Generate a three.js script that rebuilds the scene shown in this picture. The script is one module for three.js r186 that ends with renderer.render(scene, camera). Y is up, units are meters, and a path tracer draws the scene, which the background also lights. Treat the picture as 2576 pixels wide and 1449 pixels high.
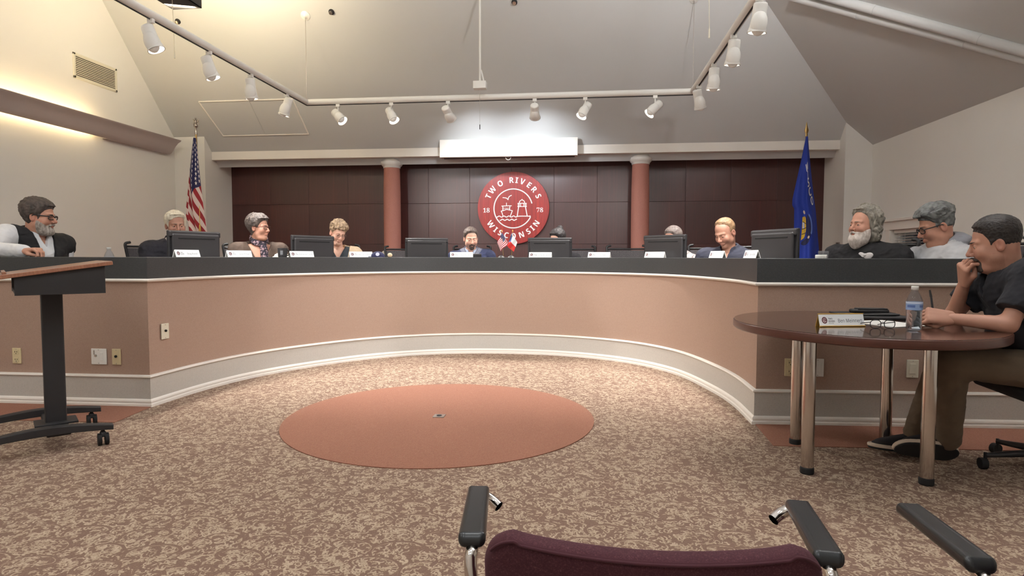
import * as THREE from 'three';
import { RoundedBoxGeometry } from 'three/addons/geometries/RoundedBoxGeometry.js';
import { mergeGeometries, mergeVertices, toCreasedNormals } from 'three/addons/utils/BufferGeometryUtils.js';
import { TextGeometry } from 'three/addons/geometries/TextGeometry.js';
import { FontLoader } from 'three/addons/loaders/FontLoader.js';
import { ImprovedNoise } from 'three/addons/math/ImprovedNoise.js';
import { RectAreaLightUniformsLib } from 'three/addons/lights/RectAreaLightUniformsLib.js';

// ---------------------------------------------------------------- camera, exposure, light
const scene = new THREE.Scene();
scene.background = new THREE.Color(0x05060a);
const D = Math.PI / 180;
const camera = new THREE.PerspectiveCamera(2 * Math.atan(724.5 / 1530) / D, 2576 / 1449, 0.05, 60);
camera.position.set(0, 1.075, 0);
camera.rotation.order = 'YXZ';
camera.rotation.set(-2.95 * D, 6.5 * D, 0.1 * D);
scene.add(camera);
const renderer = new THREE.WebGLRenderer({ antialias: true });
renderer.toneMapping = THREE.LinearToneMapping;
renderer.toneMappingExposure = 1.85;
renderer.shadowMap.enabled = true;
RectAreaLightUniformsLib.init();

const LIGHT = { audience: 7, pendant: 22, spot: 13, spotFar: 13, floorSpot: 24, wallSpot: 4.2, cove: 30, upLeft: 330, upRight: 1150 };
// ceiling panels over the public seats (out of frame): light and its fitting
const PANELS = [[-3.6, -1.6], [-0.6, -1.6], [-3.6, 1.0], [-0.6, 1.0]];
for (const [x, Z] of PANELS) {
  const l = new THREE.RectAreaLight(new THREE.Color(0.95, 0.98, 1.0), LIGHT.audience, 1.1, 0.55);
  l.position.set(x, 4.83, -Z); l.lookAt(x, 0, -Z); scene.add(l);
}

// long hanging uplights over the public seats (out of frame): they light the ceiling
const PENDANTS = [[-3.2, -0.6], [0.6, -0.6], [-3.2, 2.2], [0.6, 2.2]];
for (const [x, Z] of PENDANTS) {
  const l = new THREE.RectAreaLight(new THREE.Color(0.92, 0.97, 1.0), LIGHT.pendant, 0.16, 1.5);
  l.position.set(x, 3.62, -Z); l.rotation.x = Math.PI / 2; scene.add(l);
}

// ---------------------------------------------------------------- helpers
function rng(seed) { let s = seed >>> 0; return () => { s = (s + 0x6d2b79f5) >>> 0; let t = Math.imul(s ^ (s >>> 15), 1 | s); t = (t + Math.imul(t ^ (t >>> 7), 61 | t)) ^ t; return ((t ^ (t >>> 14)) >>> 0) / 4294967296; }; }
const V3 = (x, y, Z) => new THREE.Vector3(x, y, -Z);           // Z: metres into the room
const v3 = (x, y, z) => new THREE.Vector3(x, y, z);
const lerp = (a, b, t) => a + (b - a) * t, clamp = (x, a, b) => Math.min(b, Math.max(a, x));
const used = new Map();
function numbered(n) { const k = used.get(n) || 0; used.set(n, k + 1); return k ? n + '_' + String(k).padStart(3, '0') : n; }
function mesh(name, geo, mat, parent) {
  const m = new THREE.Mesh(Array.isArray(geo) ? join(geo) : geo, mat);
  m.name = parent && parent !== scene ? name : numbered(name);
  m.castShadow = m.receiveShadow = true; (parent || scene).add(m); return m;
}
function join(list) {
  const any = list.some((g) => !g.index);
  const l = list.map((g) => { const h = any && g.index ? g.toNonIndexed() : g; for (const k of Object.keys(h.attributes)) if (!['position', 'normal', 'uv', 'color'].includes(k)) h.deleteAttribute(k); return h; });
  const col = l.every((g) => g.attributes.color); if (!col) l.forEach((g) => g.deleteAttribute('color'));
  const uv = l.every((g) => g.attributes.uv); if (!uv) l.forEach((g) => g.deleteAttribute('uv'));
  return l.length > 1 ? mergeGeometries(l) : l[0];
}
function thing(name, label, category, pos = v3(0, 0, 0), turn = 0, group) {
  const o = new THREE.Group(); o.name = numbered(name); scene.add(o);
  o.position.copy(pos); o.rotation.y = turn; return tag(o, label, category, group);
}
function tag(o, label, category, group) { o.userData = { label, category }; if (group) o.userData.group = group; return o; }
function struct(name, geo, mat, parent) { const m = mesh(name, geo, mat, parent); if (!parent) m.userData.kind = 'structure'; return m; }
function structGroup(name) { const g = new THREE.Group(); g.name = numbered(name); g.userData.kind = 'structure'; scene.add(g); return g; }
function copy(o, label) { const c = o.clone(); c.name = numbered(o.name.replace(/_\d\d\d$/, '')); c.userData = { ...o.userData }; if (label) c.userData.label = label; scene.add(c); return c; }
const xf = (g, x = 0, y = 0, z = 0, rx = 0, ry = 0, rz = 0) => { const m = new THREE.Matrix4().compose(v3(x, y, z), new THREE.Quaternion().setFromEuler(new THREE.Euler(rx, ry, rz, 'YXZ')), v3(1, 1, 1)); return g.applyMatrix4(m); };
function boxUV(g) {                                            // uv in metres from the facing of each face
  const p = g.attributes.position, n = g.attributes.normal, uv = new Float32Array(p.count * 2);
  for (let i = 0; i < p.count; i++) {
    const a = Math.abs(n.getX(i)), b = Math.abs(n.getY(i)), c = Math.abs(n.getZ(i));
    if (b > a && b > c) { uv[2 * i] = p.getX(i); uv[2 * i + 1] = p.getZ(i); }
    else if (a > c) { uv[2 * i] = p.getZ(i); uv[2 * i + 1] = p.getY(i); }
    else { uv[2 * i] = p.getX(i); uv[2 * i + 1] = p.getY(i); }
  }
  g.setAttribute('uv', new THREE.BufferAttribute(uv, 2)); return g;
}
const rbox = (w, h, d, r = 0.004, seg = 2) => new RoundedBoxGeometry(w, h, d, seg, Math.min(r, w / 2.01, h / 2.01, d / 2.01));
const box = (w, h, d, x = 0, y = 0, z = 0, r = 0.004) => boxUV(rbox(w, h, d, r).translate(x, y, z));
const sbox = (w, h, d, x = 0, y = 0, z = 0) => boxUV(new THREE.BoxGeometry(w, h, d).translate(x, y, z));
const cyl = (r1, r2, h, x = 0, y = 0, z = 0, seg = 24) => new THREE.CylinderGeometry(r1, r2, h, seg).translate(x, y, z);
function tube(pts, r, seg = 0, rad = 8, curved = true) {
  const c = curved ? new THREE.CatmullRomCurve3(pts, false, 'catmullrom', 0.5) : new THREE.CurvePath();
  if (!curved) for (let i = 1; i < pts.length; i++) c.add(new THREE.LineCurve3(pts[i - 1], pts[i]));
  return new THREE.TubeGeometry(c, seg || Math.max(2, (pts.length - 1) * (curved ? 6 : 3)), r, rad, false);
}
function rod(a, b, r1, r2 = r1, seg = 12) {
  const d = b.clone().sub(a), g = new THREE.CylinderGeometry(r2, r1, d.length(), seg);
  return g.applyQuaternion(new THREE.Quaternion().setFromUnitVectors(v3(0, 1, 0), d.clone().normalize())).translate((a.x + b.x) / 2, (a.y + b.y) / 2, (a.z + b.z) / 2);
}
const lathe = (pts, seg = 32) => new THREE.LatheGeometry(pts.map(([r, y]) => new THREE.Vector2(r, y)), seg);
function quadPoly(pts, thick) {                                // flat polygon slab in space; pts: Vector3 ring, slab grows along -normal
  const n = new THREE.Vector3(); for (let i = 0; i < pts.length; i++) { const a = pts[i], b = pts[(i + 1) % pts.length]; n.x += (a.y - b.y) * (a.z + b.z); n.y += (a.z - b.z) * (a.x + b.x); n.z += (a.x - b.x) * (a.y + b.y); } n.normalize();
  const pos = [], N = pts.length, back = pts.map((p) => p.clone().addScaledVector(n, -thick));
  const tri = (a, b, c) => pos.push(a.x, a.y, a.z, b.x, b.y, b.z, c.x, c.y, c.z);
  for (let i = 1; i < N - 1; i++) { tri(pts[0], pts[i], pts[i + 1]); tri(back[0], back[i + 1], back[i]); }
  for (let i = 0; i < N; i++) { const j = (i + 1) % N; tri(pts[i], back[i], back[j]); tri(pts[i], back[j], pts[j]); }
  const g = new THREE.BufferGeometry(); g.setAttribute('position', new THREE.Float32BufferAttribute(pos, 3)); g.computeVertexNormals(); return boxUV(g);
}
// ---------------------------------------------------------------- procedural textures
const noise = new ImprovedNoise();
const fbm = (x, y, z, o = 4) => { let s = 0, a = 0.5; for (let i = 0; i < o; i++) { s += a * noise.noise(x, y, z); x *= 2.03; y *= 2.03; z *= 2.03; a *= 0.5; } return s; };
function canvas(w, h, draw) { const c = document.createElement('canvas'); c.width = w; c.height = h; draw(c.getContext('2d'), w, h); return c; }
function tex(c, srgb = true, rep = 1, rep2 = rep) {
  const t = new THREE.CanvasTexture(c); t.wrapS = t.wrapT = THREE.RepeatWrapping; t.repeat.set(rep, rep2);
  if (srgb) t.colorSpace = THREE.SRGBColorSpace; t.anisotropy = 8; return t;
}
const css = (r, g, b, a = 1) => `rgba(${r | 0},${g | 0},${b | 0},${a})`;
function speckle(n, base, amp, seed, cell = 1) {               // fine even grain, tileable
  return canvas(n, n, (x) => {
    const R = rng(seed); x.fillStyle = css(...base); x.fillRect(0, 0, n, n);
    for (let i = 0; i < n * n / cell / 1.4; i++) { const k = (R() - 0.5) * 2 * amp; x.fillStyle = k > 0 ? css(255, 240, 225, k) : css(20, 5, 0, -k); x.fillRect(R() * n, R() * n, cell * (0.6 + R()), cell * (0.6 + R())); }
  });
}
function woodCanvas(n, a, b, seed, dens = 900) {               // straight vertical grain
  return canvas(n, n, (x) => {
    const R = rng(seed); x.fillStyle = css(...a); x.fillRect(0, 0, n, n);
    for (let i = 0; i < dens; i++) {
      const px = R() * n, k = R(); x.strokeStyle = css(lerp(a[0], b[0], k), lerp(a[1], b[1], k), lerp(a[2], b[2], k), 0.1 + 0.3 * R()); x.lineWidth = 0.6 + R() * R() * 7;
      const y0 = R() * n, L = n * (0.1 + 0.6 * R()), w = (R() - 0.5) * 18; for (const o of [0, -n]) { x.beginPath(); x.moveTo(px, y0 + o); x.bezierCurveTo(px + w, y0 + L * 0.3 + o, px - w, y0 + L * 0.7 + o, px + w * 0.3, y0 + L + o); x.stroke(); }
    }
    for (let i = 0; i < dens * 3; i++) { x.strokeStyle = css(a[0] * 0.35, a[1] * 0.3, a[2] * 0.3, 0.25 * R()); x.lineWidth = 0.7; const px = R() * n, py = R() * n; x.beginPath(); x.moveTo(px, py); x.lineTo(px + (R() - 0.5) * 2, py + 6 + R() * 30); x.stroke(); }
  });
}
// patterned carpet: woven beige leaf dabs on rose brown, broken by curling lanes of the ground
const carpetCanvas = canvas(2048, 2048, (x, W) => {
  const R = rng(7), ground = css(124, 98, 84), T = Math.PI * 2; x.fillStyle = ground; x.fillRect(0, 0, W, W); x.lineCap = 'round';
  const tones = [css(176, 156, 134), css(186, 166, 144), css(164, 143, 122), css(180, 160, 138)];
  const per = (f) => { for (const ox of [-W, 0, W]) for (const oy of [-W, 0, W]) { x.save(); x.translate(ox, oy); f(); x.restore(); } };
  const N = 7, S = W / N, flow = (px, py) => 1.1 * Math.sin(px / W * T * N) * Math.cos(py / W * T * N) + 1.5 * Math.sin(py / W * T * N + 1.3 * Math.sin(px / W * T * N * 2)) + 0.5;
  const dab = (px, py, a, L, w, c) => { x.strokeStyle = c; x.lineWidth = w; x.beginPath(); const k = (px * 7 + py * 3) % 2 > 1 ? 0.5 : -0.5; x.moveTo(px - Math.cos(a) * L / 2, py - Math.sin(a) * L / 2); x.quadraticCurveTo(px - Math.sin(a) * L * k, py + Math.cos(a) * L * k, px + Math.cos(a) * L / 2, py + Math.sin(a) * L / 2); x.stroke(); };
  // dabs follow the flow, in pairs like leaves on a stem
  const dabs = []; for (let i = 0; i < 9200; i++) { const px = R() * W, py = R() * W, a = flow(px, py) + (R() - 0.5) * 0.8; dabs.push([px, py, a, 14 + R() * 20, 4 + R() * 5, tones[(R() * 4) | 0]]); if (R() > 0.4) dabs.push([px - Math.sin(a) * 12, py + Math.cos(a) * 12, a + 0.8, 8 + R() * 12, 4 + R() * 4, tones[(R() * 4) | 0]]); }
  for (const d of dabs) { const near = d[0] < 60 || d[1] < 60 || d[0] > W - 60 || d[1] > W - 60; if (near) per(() => dab(...d)); else dab(...d); }
  // lanes of bare ground: scalloped arcs in staggered rows, each with a thin stem beside it
  const arcs = []; for (let j = 0; j < N * 2; j++) for (let i = 0; i < N; i++) { const cx = (i + (j % 2) * 0.5) * S, cy = j * S / 2, pts = [], pt2 = [], f = (i + j) % 2 ? 1 : -1, q = 0.8 + 0.4 * R(); for (let t = 0; t <= 1.001; t += 1 / 14) { const a = -0.4 + t * 4.2, r = S * (0.12 + 0.4 * t) * q; pts.push([cx + f * Math.cos(a) * r, cy + Math.sin(a) * r * 0.62]); pt2.push([cx + f * Math.cos(a) * (r - 13), cy + Math.sin(a) * (r - 13) * 0.62]); } arcs.push([pts, pt2, 8 + R() * 9]); }
  const line = (p) => { x.beginPath(); p.forEach(([a, b], k) => (k ? x.lineTo(a, b) : x.moveTo(a, b))); x.stroke(); };
  per(() => { x.strokeStyle = ground; for (const [p, , w] of arcs) { x.lineWidth = w; line(p); } x.strokeStyle = css(176, 156, 134, 0.75); x.lineWidth = 3.5; for (const [, p] of arcs) line(p); });
  for (let i = 0; i < 260; i++) { x.fillStyle = ground; const px = 40 + R() * (W - 80), py = 40 + R() * (W - 80), a = flow(px, py); x.save(); x.translate(px, py); x.rotate(a); x.beginPath(); x.ellipse(0, 0, 14 + R() * 22, 7 + R() * 8, 0, 0, T); x.fill(); x.restore(); }
  for (let i = 0; i < 420000; i++) { const k = R(); x.fillStyle = k > 0.5 ? css(240, 215, 190, 0.09) : css(60, 25, 15, 0.12); x.fillRect(R() * W, R() * W, 2.4, 2.4); }
});
const carpetBump = canvas(512, 512, (x) => { const R = rng(3); x.fillStyle = '#777'; x.fillRect(0, 0, 512, 512); for (let i = 0; i < 60000; i++) { const k = 60 + R() * 160; x.fillStyle = css(k, k, k, 0.5); x.fillRect(R() * 512, R() * 512, 3, 3); } });
const M = {};
const std = (o) => new THREE.MeshStandardMaterial(o), phys = (o) => new THREE.MeshPhysicalMaterial(o);
const C = (r, g, b) => new THREE.Color().setRGB(r / 255, g / 255, b / 255, THREE.SRGBColorSpace);
M.carpet = std({ map: tex(carpetCanvas, true, 1 / 1.75), bumpMap: tex(carpetBump, false, 2.4), bumpScale: 0.002, roughness: 1 });
M.rust = std({ map: tex(speckle(512, [148, 99, 79], 0.08, 11, 2), true, 1.7), bumpMap: tex(carpetBump, false, 2.4), bumpScale: 0.0015, roughness: 1 });
const plasterBump = canvas(512, 512, (x) => { const R = rng(5); x.fillStyle = '#808080'; x.fillRect(0, 0, 512, 512); for (let i = 0; i < 9000; i++) { const k = 100 + R() * 70; x.fillStyle = css(k, k, k, 0.25); x.beginPath(); x.arc(R() * 512, R() * 512, 1 + R() * 4, 0, 7); x.fill(); } });
M.wall = std({ color: C(234, 231, 225), roughness: 0.92, bumpMap: tex(plasterBump, false, 1.2), bumpScale: 0.0012 });
M.ceiling = std({ color: C(200, 200, 199), roughness: 0.95, bumpMap: tex(plasterBump, false, 0.9), bumpScale: 0.0015 });
M.trim = std({ color: C(236, 230, 222), roughness: 0.5 });
M.coveShell = std({ color: C(196, 184, 180), roughness: 0.7 });
M.white = std({ color: C(235, 233, 228), roughness: 0.4 });
M.offwhite = std({ color: C(226, 220, 200), roughness: 0.45 });
M.ivory = std({ color: C(214, 198, 158), roughness: 0.45 });
M.panel = std({ map: tex(speckle(512, [170, 143, 126], 0.06, 21, 2), true, 2.2), roughness: 0.95 });
M.base = std({ map: tex(speckle(256, [196, 191, 184], 0.03, 22, 2), true, 2.2), roughness: 0.6 });
M.fascia = phys({ map: tex(speckle(512, [46, 49, 51], 0.05, 23, 2), true, 2), roughness: 0.5, clearcoat: 0.15, clearcoatRoughness: 0.4 });
M.desk = std({ color: C(74, 66, 60), roughness: 0.5 });
M.mahogany = phys({ map: tex(woodCanvas(1024, [70, 27, 22], [104, 46, 36], 31), true, 0.8), roughness: 0.45, clearcoat: 0.7, clearcoatRoughness: 0.28, bumpMap: tex(woodCanvas(512, [128, 128, 128], [150, 150, 150], 33), false, 0.8), bumpScale: 0.0004 });
M.mahogany2 = phys({ map: tex(woodCanvas(1024, [64, 24, 20], [98, 42, 33], 35), true, 0.8), roughness: 0.45, clearcoat: 0.7, clearcoatRoughness: 0.28 });
M.groove = std({ color: C(58, 27, 23), roughness: 0.7 });
M.column = std({ map: tex(speckle(512, [176, 116, 102], 0.06, 41, 2), true, 2), roughness: 0.7 });
M.tableTop = phys({ map: tex(woodCanvas(1024, [62, 36, 27], [92, 55, 40], 51), true, 0.9), roughness: 0.22, clearcoat: 0.7, clearcoatRoughness: 0.08 });
M.tableEdge = phys({ map: tex(woodCanvas(512, [80, 42, 32], [98, 56, 42], 52), true, 1.2), roughness: 0.4, clearcoat: 0.3, clearcoatRoughness: 0.2 });
M.lectTop = phys({ map: tex(woodCanvas(512, [150, 100, 76], [182, 128, 100], 53), true, 1.4), roughness: 0.35, clearcoat: 0.4, clearcoatRoughness: 0.15 });
M.black = std({ color: C(38, 36, 38), roughness: 0.55 });
M.blackMatte = std({ color: C(44, 42, 44), roughness: 0.85 });
M.plastic = std({ color: C(40, 39, 41), roughness: 0.42 });
M.monitorBack = std({ color: C(50, 48, 50), roughness: 0.36 });
M.slot = std({ color: C(14, 13, 14), roughness: 0.8 });
M.screen = phys({ color: C(12, 13, 16), roughness: 0.15 });
M.chrome = std({ color: C(205, 198, 192), roughness: 0.14, metalness: 1 });
M.steel = std({ color: C(180, 172, 165), roughness: 0.3, metalness: 1 });
M.brass = std({ color: C(176, 146, 96), roughness: 0.35, metalness: 1 });
M.gold = std({ color: C(222, 180, 90), roughness: 0.35, metalness: 0.6 });
M.armPad = std({ color: C(26, 27, 29), roughness: 0.3 });
M.burgundy = phys({ map: tex(speckle(512, [66, 26, 36], 0.07, 61, 2), true, 3.5), roughness: 0.95, sheen: 0.5, sheenRoughness: 0.5, sheenColor: C(140, 70, 90) });
M.chairMesh = std({ map: tex(speckle(256, [74, 72, 78], 0.22, 62, 2), true, 6), roughness: 0.8 });
M.rubber = std({ color: C(26, 25, 26), roughness: 0.8 });
M.paper = std({ color: C(238, 236, 232), roughness: 0.8 });
M.lampGlow = std({ color: C(255, 250, 240), emissive: new THREE.Color(1, 0.95, 0.86), emissiveIntensity: 3.2 });
M.lampGlowCool = std({ color: C(245, 250, 255), emissive: new THREE.Color(0.92, 0.96, 1), emissiveIntensity: 3.2 });
M.coveGlow = std({ color: C(255, 240, 200), emissive: new THREE.Color(1, 0.78, 0.42), emissiveIntensity: 5 });
M.panelGlow = std({ color: C(255, 245, 230), emissive: new THREE.Color(0.95, 0.98, 1), emissiveIntensity: 2 });

// ---------------------------------------------------------------- the room
const XL = -5.9, XR = 3.69, ZF = 8.33, ZH = 8.5, ZW = 9.0, NL = -5.43, NR = 3.36, ZB = -3.2, TOP = 5.0;
const K = 1.12, S2 = 0.88, YB = 2.80, YE = 2.51;                // slopes of the back and right ceiling planes
const zTop = ZF - (TOP - YB) / K, xTop = XR - (TOP - YE) / S2;
const yBack = (Z) => YB + (ZF - Z) * K, yRight = (X) => YE + (XR - X) * S2;
{
  struct('floor', sbox(XR - XL + 0.4, 0.12, ZW - ZB + 0.4, (XL + XR) / 2, -0.06, -(ZW + ZB) / 2), M.carpet);
  const disc = new THREE.CylinderGeometry(1.02, 1.02, 0.006, 96).translate(-0.93, 0.002, -3.965); boxUV(disc);
  struct('floor_inlay', disc, M.rust);
  // plain border pieces in front of both wings
  const border = (pts) => quadPoly(pts.map(([X, Z]) => V3(X, 0.004, Z)), 0.006);
  struct('floor_inlay', border([[-5.85, 3.44], [-2.985, 3.56], [-3.04, 3.98], [-5.85, 3.94]]), M.rust);
  struct('floor_inlay', border([[1.095, 3.56], [3.65, 3.69], [3.65, 4.14], [1.12, 4.03]]), M.rust);
  // walls with thickness
  const T = 0.16;
  struct('wall_left', quadPoly([V3(XL, 0, ZB), V3(XL, 0, ZF + 0.2), V3(XL, yBack(ZF) - 0.2, ZF + 0.2), V3(XL, yBack(ZF), ZF), V3(XL, TOP, zTop), V3(XL, TOP, ZB)], T), M.wall);
  // right wall with the window opening cut out of it
  const WY0 = 0.62, WY1 = 1.40, WZ0 = 6.75, WZ1 = 7.78;
  const rw = (z0, z1, y0, y1) => quadPoly([V3(XR, y0, z1), V3(XR, y0, z0), V3(XR, y1, z0), V3(XR, y1, z1)], T);
  struct('wall_right', [rw(ZB, WZ0, 0, YE), rw(WZ1, ZF + 0.2, 0, YE), rw(WZ0, WZ1, 0, WY0), rw(WZ0, WZ1, WY1, YE)], M.wall);
  struct('wall_front', sbox(XR - XL + 0.3, TOP, T, (XL + XR) / 2, TOP / 2, -(ZB - T / 2)), M.wall);
  // piers on both sides of the panelled niche (the left one narrower in view, both up to the sloped ceiling)
  struct('wall_back', sbox(NL - XL + 0.1, YB + 0.04, 0.8, (XL + NL - 0.1) / 2, (YB + 0.04) / 2, -(ZF + 0.4)), M.wall);
  struct('wall_back', sbox(XR - NR + 0.1, YB + 0.02, 0.8, (XR + NR + 0.1) / 2, (YB + 0.02) / 2, -(ZF + 0.4)), M.wall);
  struct('wall_back', sbox(NR - NL, 2.7, T, (NL + NR) / 2, 1.35, -(ZW + 0.004 + T / 2)), M.groove);
  // ceiling: back slope, right slope, flat top
  struct('ceiling', quadPoly([V3(XL, yBack(ZF + 0.35), ZF + 0.35), V3(NR + 0.4, yBack(ZF + 0.35), ZF + 0.35), V3(NR, YB, ZF), V3(xTop, TOP, zTop), V3(XL, TOP, zTop)], 0.15), M.ceiling);
  struct('ceiling', quadPoly([V3(XR, YE, ZF + 0.3), V3(XR, YE, ZB), V3(xTop, TOP, ZB), V3(xTop, TOP, zTop), V3(NR, YB, ZF)], 0.15), M.ceiling);
  struct('ceiling', sbox(xTop - XL + 0.3, 0.15, zTop - ZB + 0.3, (xTop + XL) / 2, TOP + 0.075, -(zTop + ZB) / 2), M.ceiling);
  // platform behind the dais is built with it
  // header beam over the niche, with its raised centre box
  struct('trim_1', box(NR - NL, 0.135, ZW - ZH + 0.05, (NL + NR) / 2, 2.49 + 0.0675, -(ZH + (ZW - ZH + 0.05) / 2), 0.003), M.trim);
  const sb = thing('screen_housing', 'long white box in the middle of the white beam above the emblem', 'housing', V3(-1.012, 2.445, 8.42));
  mesh('case', box(1.9, 0.24, 0.17, 0, 0.12, 0.0, 0.004), M.trim, sb);
  mesh('slot', box(1.82, 0.006, 0.06, 0, -0.001, -0.02, 0.001), M.blackMatte, sb);
  mesh('pull', xf(new THREE.TorusGeometry(0.035, 0.004, 8, 20, Math.PI), 0, -0.003, 0.02, 0, 0, Math.PI), M.white, sb);
  // wood panelling of the niche, panel by panel
  const pan = structGroup('wall_panelling'); pan.position.set(0, 0, -ZW);
  const n = 14, w = (NR - NL) / n, rows = [[0.1, 0.66], [0.66, 1.262], [1.262, 1.872], [1.872, 2.49]];
  const geos = rows.map(([a, b]) => [0, 1, 2].map((k) => { const g = boxUV(rbox(w - 0.0025, b - a - 0.0025, 0.02, 0.0025, 1)); const u = g.attributes.uv; for (let i = 0; i < u.count; i++) u.setXY(i, u.getX(i) + k * 0.41, u.getY(i) + k * 0.77); return g; }));
  const R = rng(99);
  rows.forEach(([a, b], r) => { for (let i = 0; i < n; i++) { const m = mesh('panel', geos[r][(R() * 3) | 0], R() > 0.5 ? M.mahogany : M.mahogany2, pan); m.position.set(NL + (i + 0.5) * w, (a + b) / 2, -0.01 + (R() - 0.5) * 0.002); m.rotation.y = (R() - 0.5) * 0.004; } });
  // ceiling access hatch
  const nrm = v3(0, -1, K).normalize(); // facing the room, down and to the viewer
  const on = (X, Z, d = 0.012) => V3(X, yBack(Z), Z).addScaledVector(v3(0, -1, -0 + 1 * K).normalize(), d);
  const ha = thing('ceiling_hatch', 'flat two-leaf access hatch in the sloped ceiling above the striped flag', 'hatch');
  const A = [-5.26, 7.97], B = [-3.90, 7.97], E2 = [-3.85, 8.325], F2 = [-5.13, 8.325];
  const bar = (p, q, r) => rod(p, q, r, r, 6);
  const mid1 = [-4.52, 7.97], mid2 = [-4.49, 8.325];
  for (const q of [[A, mid1, mid2, F2], [mid1, B, E2, mid2]]) { const c = [(q[0][0] + q[2][0]) / 2, (q[0][1] + q[2][1]) / 2]; mesh('leaf', quadPoly(q.map(([X, Z]) => on(lerp(c[0], X, 0.975), lerp(c[1], Z, 0.95), 0.008)).reverse(), 0.012), M.ceiling, ha); }
  for (const [p, q] of [[A, B], [B, E2], [E2, F2], [F2, A]]) mesh('frame', bar(on(...p, 0.004), on(...q, 0.004), 0.011), M.trim, ha);
  // two pipes along the right slope
  const onR = (X, y, Z) => V3(X, y, Z);
  const pipe = (a, b, label) => { const p = thing('ceiling_pipe', label, 'pipe'); mesh('tube', rod(a, b, 0.045, 0.045, 20), M.ceiling, p); for (const t of [0.3, 0.7]) { const c = a.clone().lerp(b, t), d = b.clone().sub(a).normalize(); mesh('clip', rod(c.clone().addScaledVector(d, -0.012), c.clone().addScaledVector(d, 0.012), 0.048, 0.048, 20), M.ceiling, p); } };
  pipe(V3(2.186, 3.80, 6.82), V3(3.66, 2.505, 5.16), 'painted pipe across the right ceiling slope, lower of the pair');
  pipe(V3(2.26, 3.737, 6.56), V3(3.66, 2.505, 5.06), 'painted pipe across the right ceiling slope, upper of the pair');
  // vent grille on the left wall
  const vg = thing('vent_grille', 'white louvred air grille high on the left wall', 'vent', V3(XL, 3.30, 6.91), Math.PI / 2);
  mesh('frame', join([box(0.67, 0.028, 0.016, 0, 0.133, 0.008), box(0.67, 0.028, 0.016, 0, -0.133, 0.008), box(0.03, 0.294, 0.016, -0.32, 0, 0.008), box(0.03, 0.294, 0.016, 0.32, 0, 0.008)]), M.offwhite, vg);
  mesh('backing', box(0.62, 0.25, 0.004, 0, 0, 0.002, 0.001), M.slot, vg);
  for (let i = 0; i < 12; i++) mesh('slat', xf(rbox(0.61, 0.011, 0.012, 0.002, 1), 0, 0.115 - i * 0.021, 0.009, 0.5), M.offwhite, vg);
  // smoke detector and sprinkler heads on the back slope
  const facing = new THREE.Quaternion().setFromUnitVectors(v3(0, -1, 0), v3(0, -1, K).normalize());
  const onSlope = (name, label, cat, X, Z) => { const t = thing(name, label, cat, V3(X, yBack(Z), Z)); t.quaternion.copy(facing); return t; };
  const lab = ['dark sprinkler head on the ceiling right of the wire canopy', 'dark sprinkler head at the top of the picture above the emblem', 'dark sprinkler head on the warm lit ceiling behind the left track arm'];
  [[-3.03, 7.23], [-0.80, 7.22], [-5.04, 7.25]].forEach(([X, Z], i) => { const t = onSlope('sprinkler', lab[i], 'sprinkler', X, Z); mesh('escutcheon', lathe([[0, 0], [0.034, 0], [0.034, -0.008], [0.014, -0.02]]), M.blackMatte, t); mesh('head', lathe([[0.012, -0.018], [0.01, -0.035], [0.022, -0.038], [0.022, -0.042], [0, -0.042]], 16), M.steel, t); });
  // window in the right wall: trim, sash, pane, blind
  const win = structGroup('window_1');
  mesh('trim', join([box(0.03, 0.1, WZ1 - WZ0 + 0.26, XR - 0.012, WY1 + 0.05, -(WZ0 + WZ1) / 2), box(0.055, 0.035, WZ1 - WZ0 + 0.34, XR - 0.025, WY1 + 0.115, -(WZ0 + WZ1) / 2, 0.008), box(0.026, WY1 - WY0, 0.09, XR - 0.012, (WY0 + WY1) / 2, -(WZ0 - 0.045)), box(0.026, WY1 - WY0, 0.09, XR - 0.012, (WY0 + WY1) / 2, -(WZ1 + 0.045)), box(0.07, 0.03, WZ1 - WZ0 + 0.3, XR - 0.03, WY0 - 0.015, -(WZ0 + WZ1) / 2)]), M.trim, win);
  mesh('frame', join([box(0.05, 0.05, WZ1 - WZ0, XR + 0.1, WY1 - 0.025, -(WZ0 + WZ1) / 2), box(0.05, 0.05, WZ1 - WZ0, XR + 0.1, WY0 + 0.025, -(WZ0 + WZ1) / 2), box(0.05, WY1 - WY0, 0.05, XR + 0.1, (WY0 + WY1) / 2, -WZ0 - 0.025), box(0.05, WY1 - WY0, 0.05, XR + 0.1, (WY0 + WY1) / 2, -WZ1 + 0.025)]), M.white, win);
  mesh('pane', sbox(0.005, WY1 - WY0, WZ1 - WZ0, XR + 0.1, (WY0 + WY1) / 2, -(WZ0 + WZ1) / 2), phys({ color: C(235, 240, 245), transmission: 1, roughness: 0.02, thickness: 0 }), win);
  mesh('night_board', sbox(0.02, WY1 - WY0 + 0.4, WZ1 - WZ0 + 0.4, XR + 0.45, (WY0 + WY1) / 2, -(WZ0 + WZ1) / 2), std({ color: C(60, 70, 104), roughness: 1 }), win);
  const bl = thing('window_blind', 'white slatted blind in the right window behind the hooded person', 'blind', V3(XR + 0.045, 0, (WZ0 + WZ1) / 2));
  mesh('head_rail', box(0.045, 0.04, WZ1 - WZ0 - 0.02, 0, WY1 - 0.022, 0), M.white, bl);
  for (let y = WY1 - 0.065; y > WY0 + 0.03; y -= 0.03) mesh('slat', xf(rbox(0.036, 0.002, WZ1 - WZ0 - 0.03, 0.0008, 1), 0, y, 0, 0, 0, -0.25), M.white, bl);
  for (const z of [-0.3, 0.3]) mesh('cord', rod(v3(0.0, WY1 - 0.04, z), v3(0, WY0 + 0.02, z), 0.0015), M.white, bl);
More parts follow.
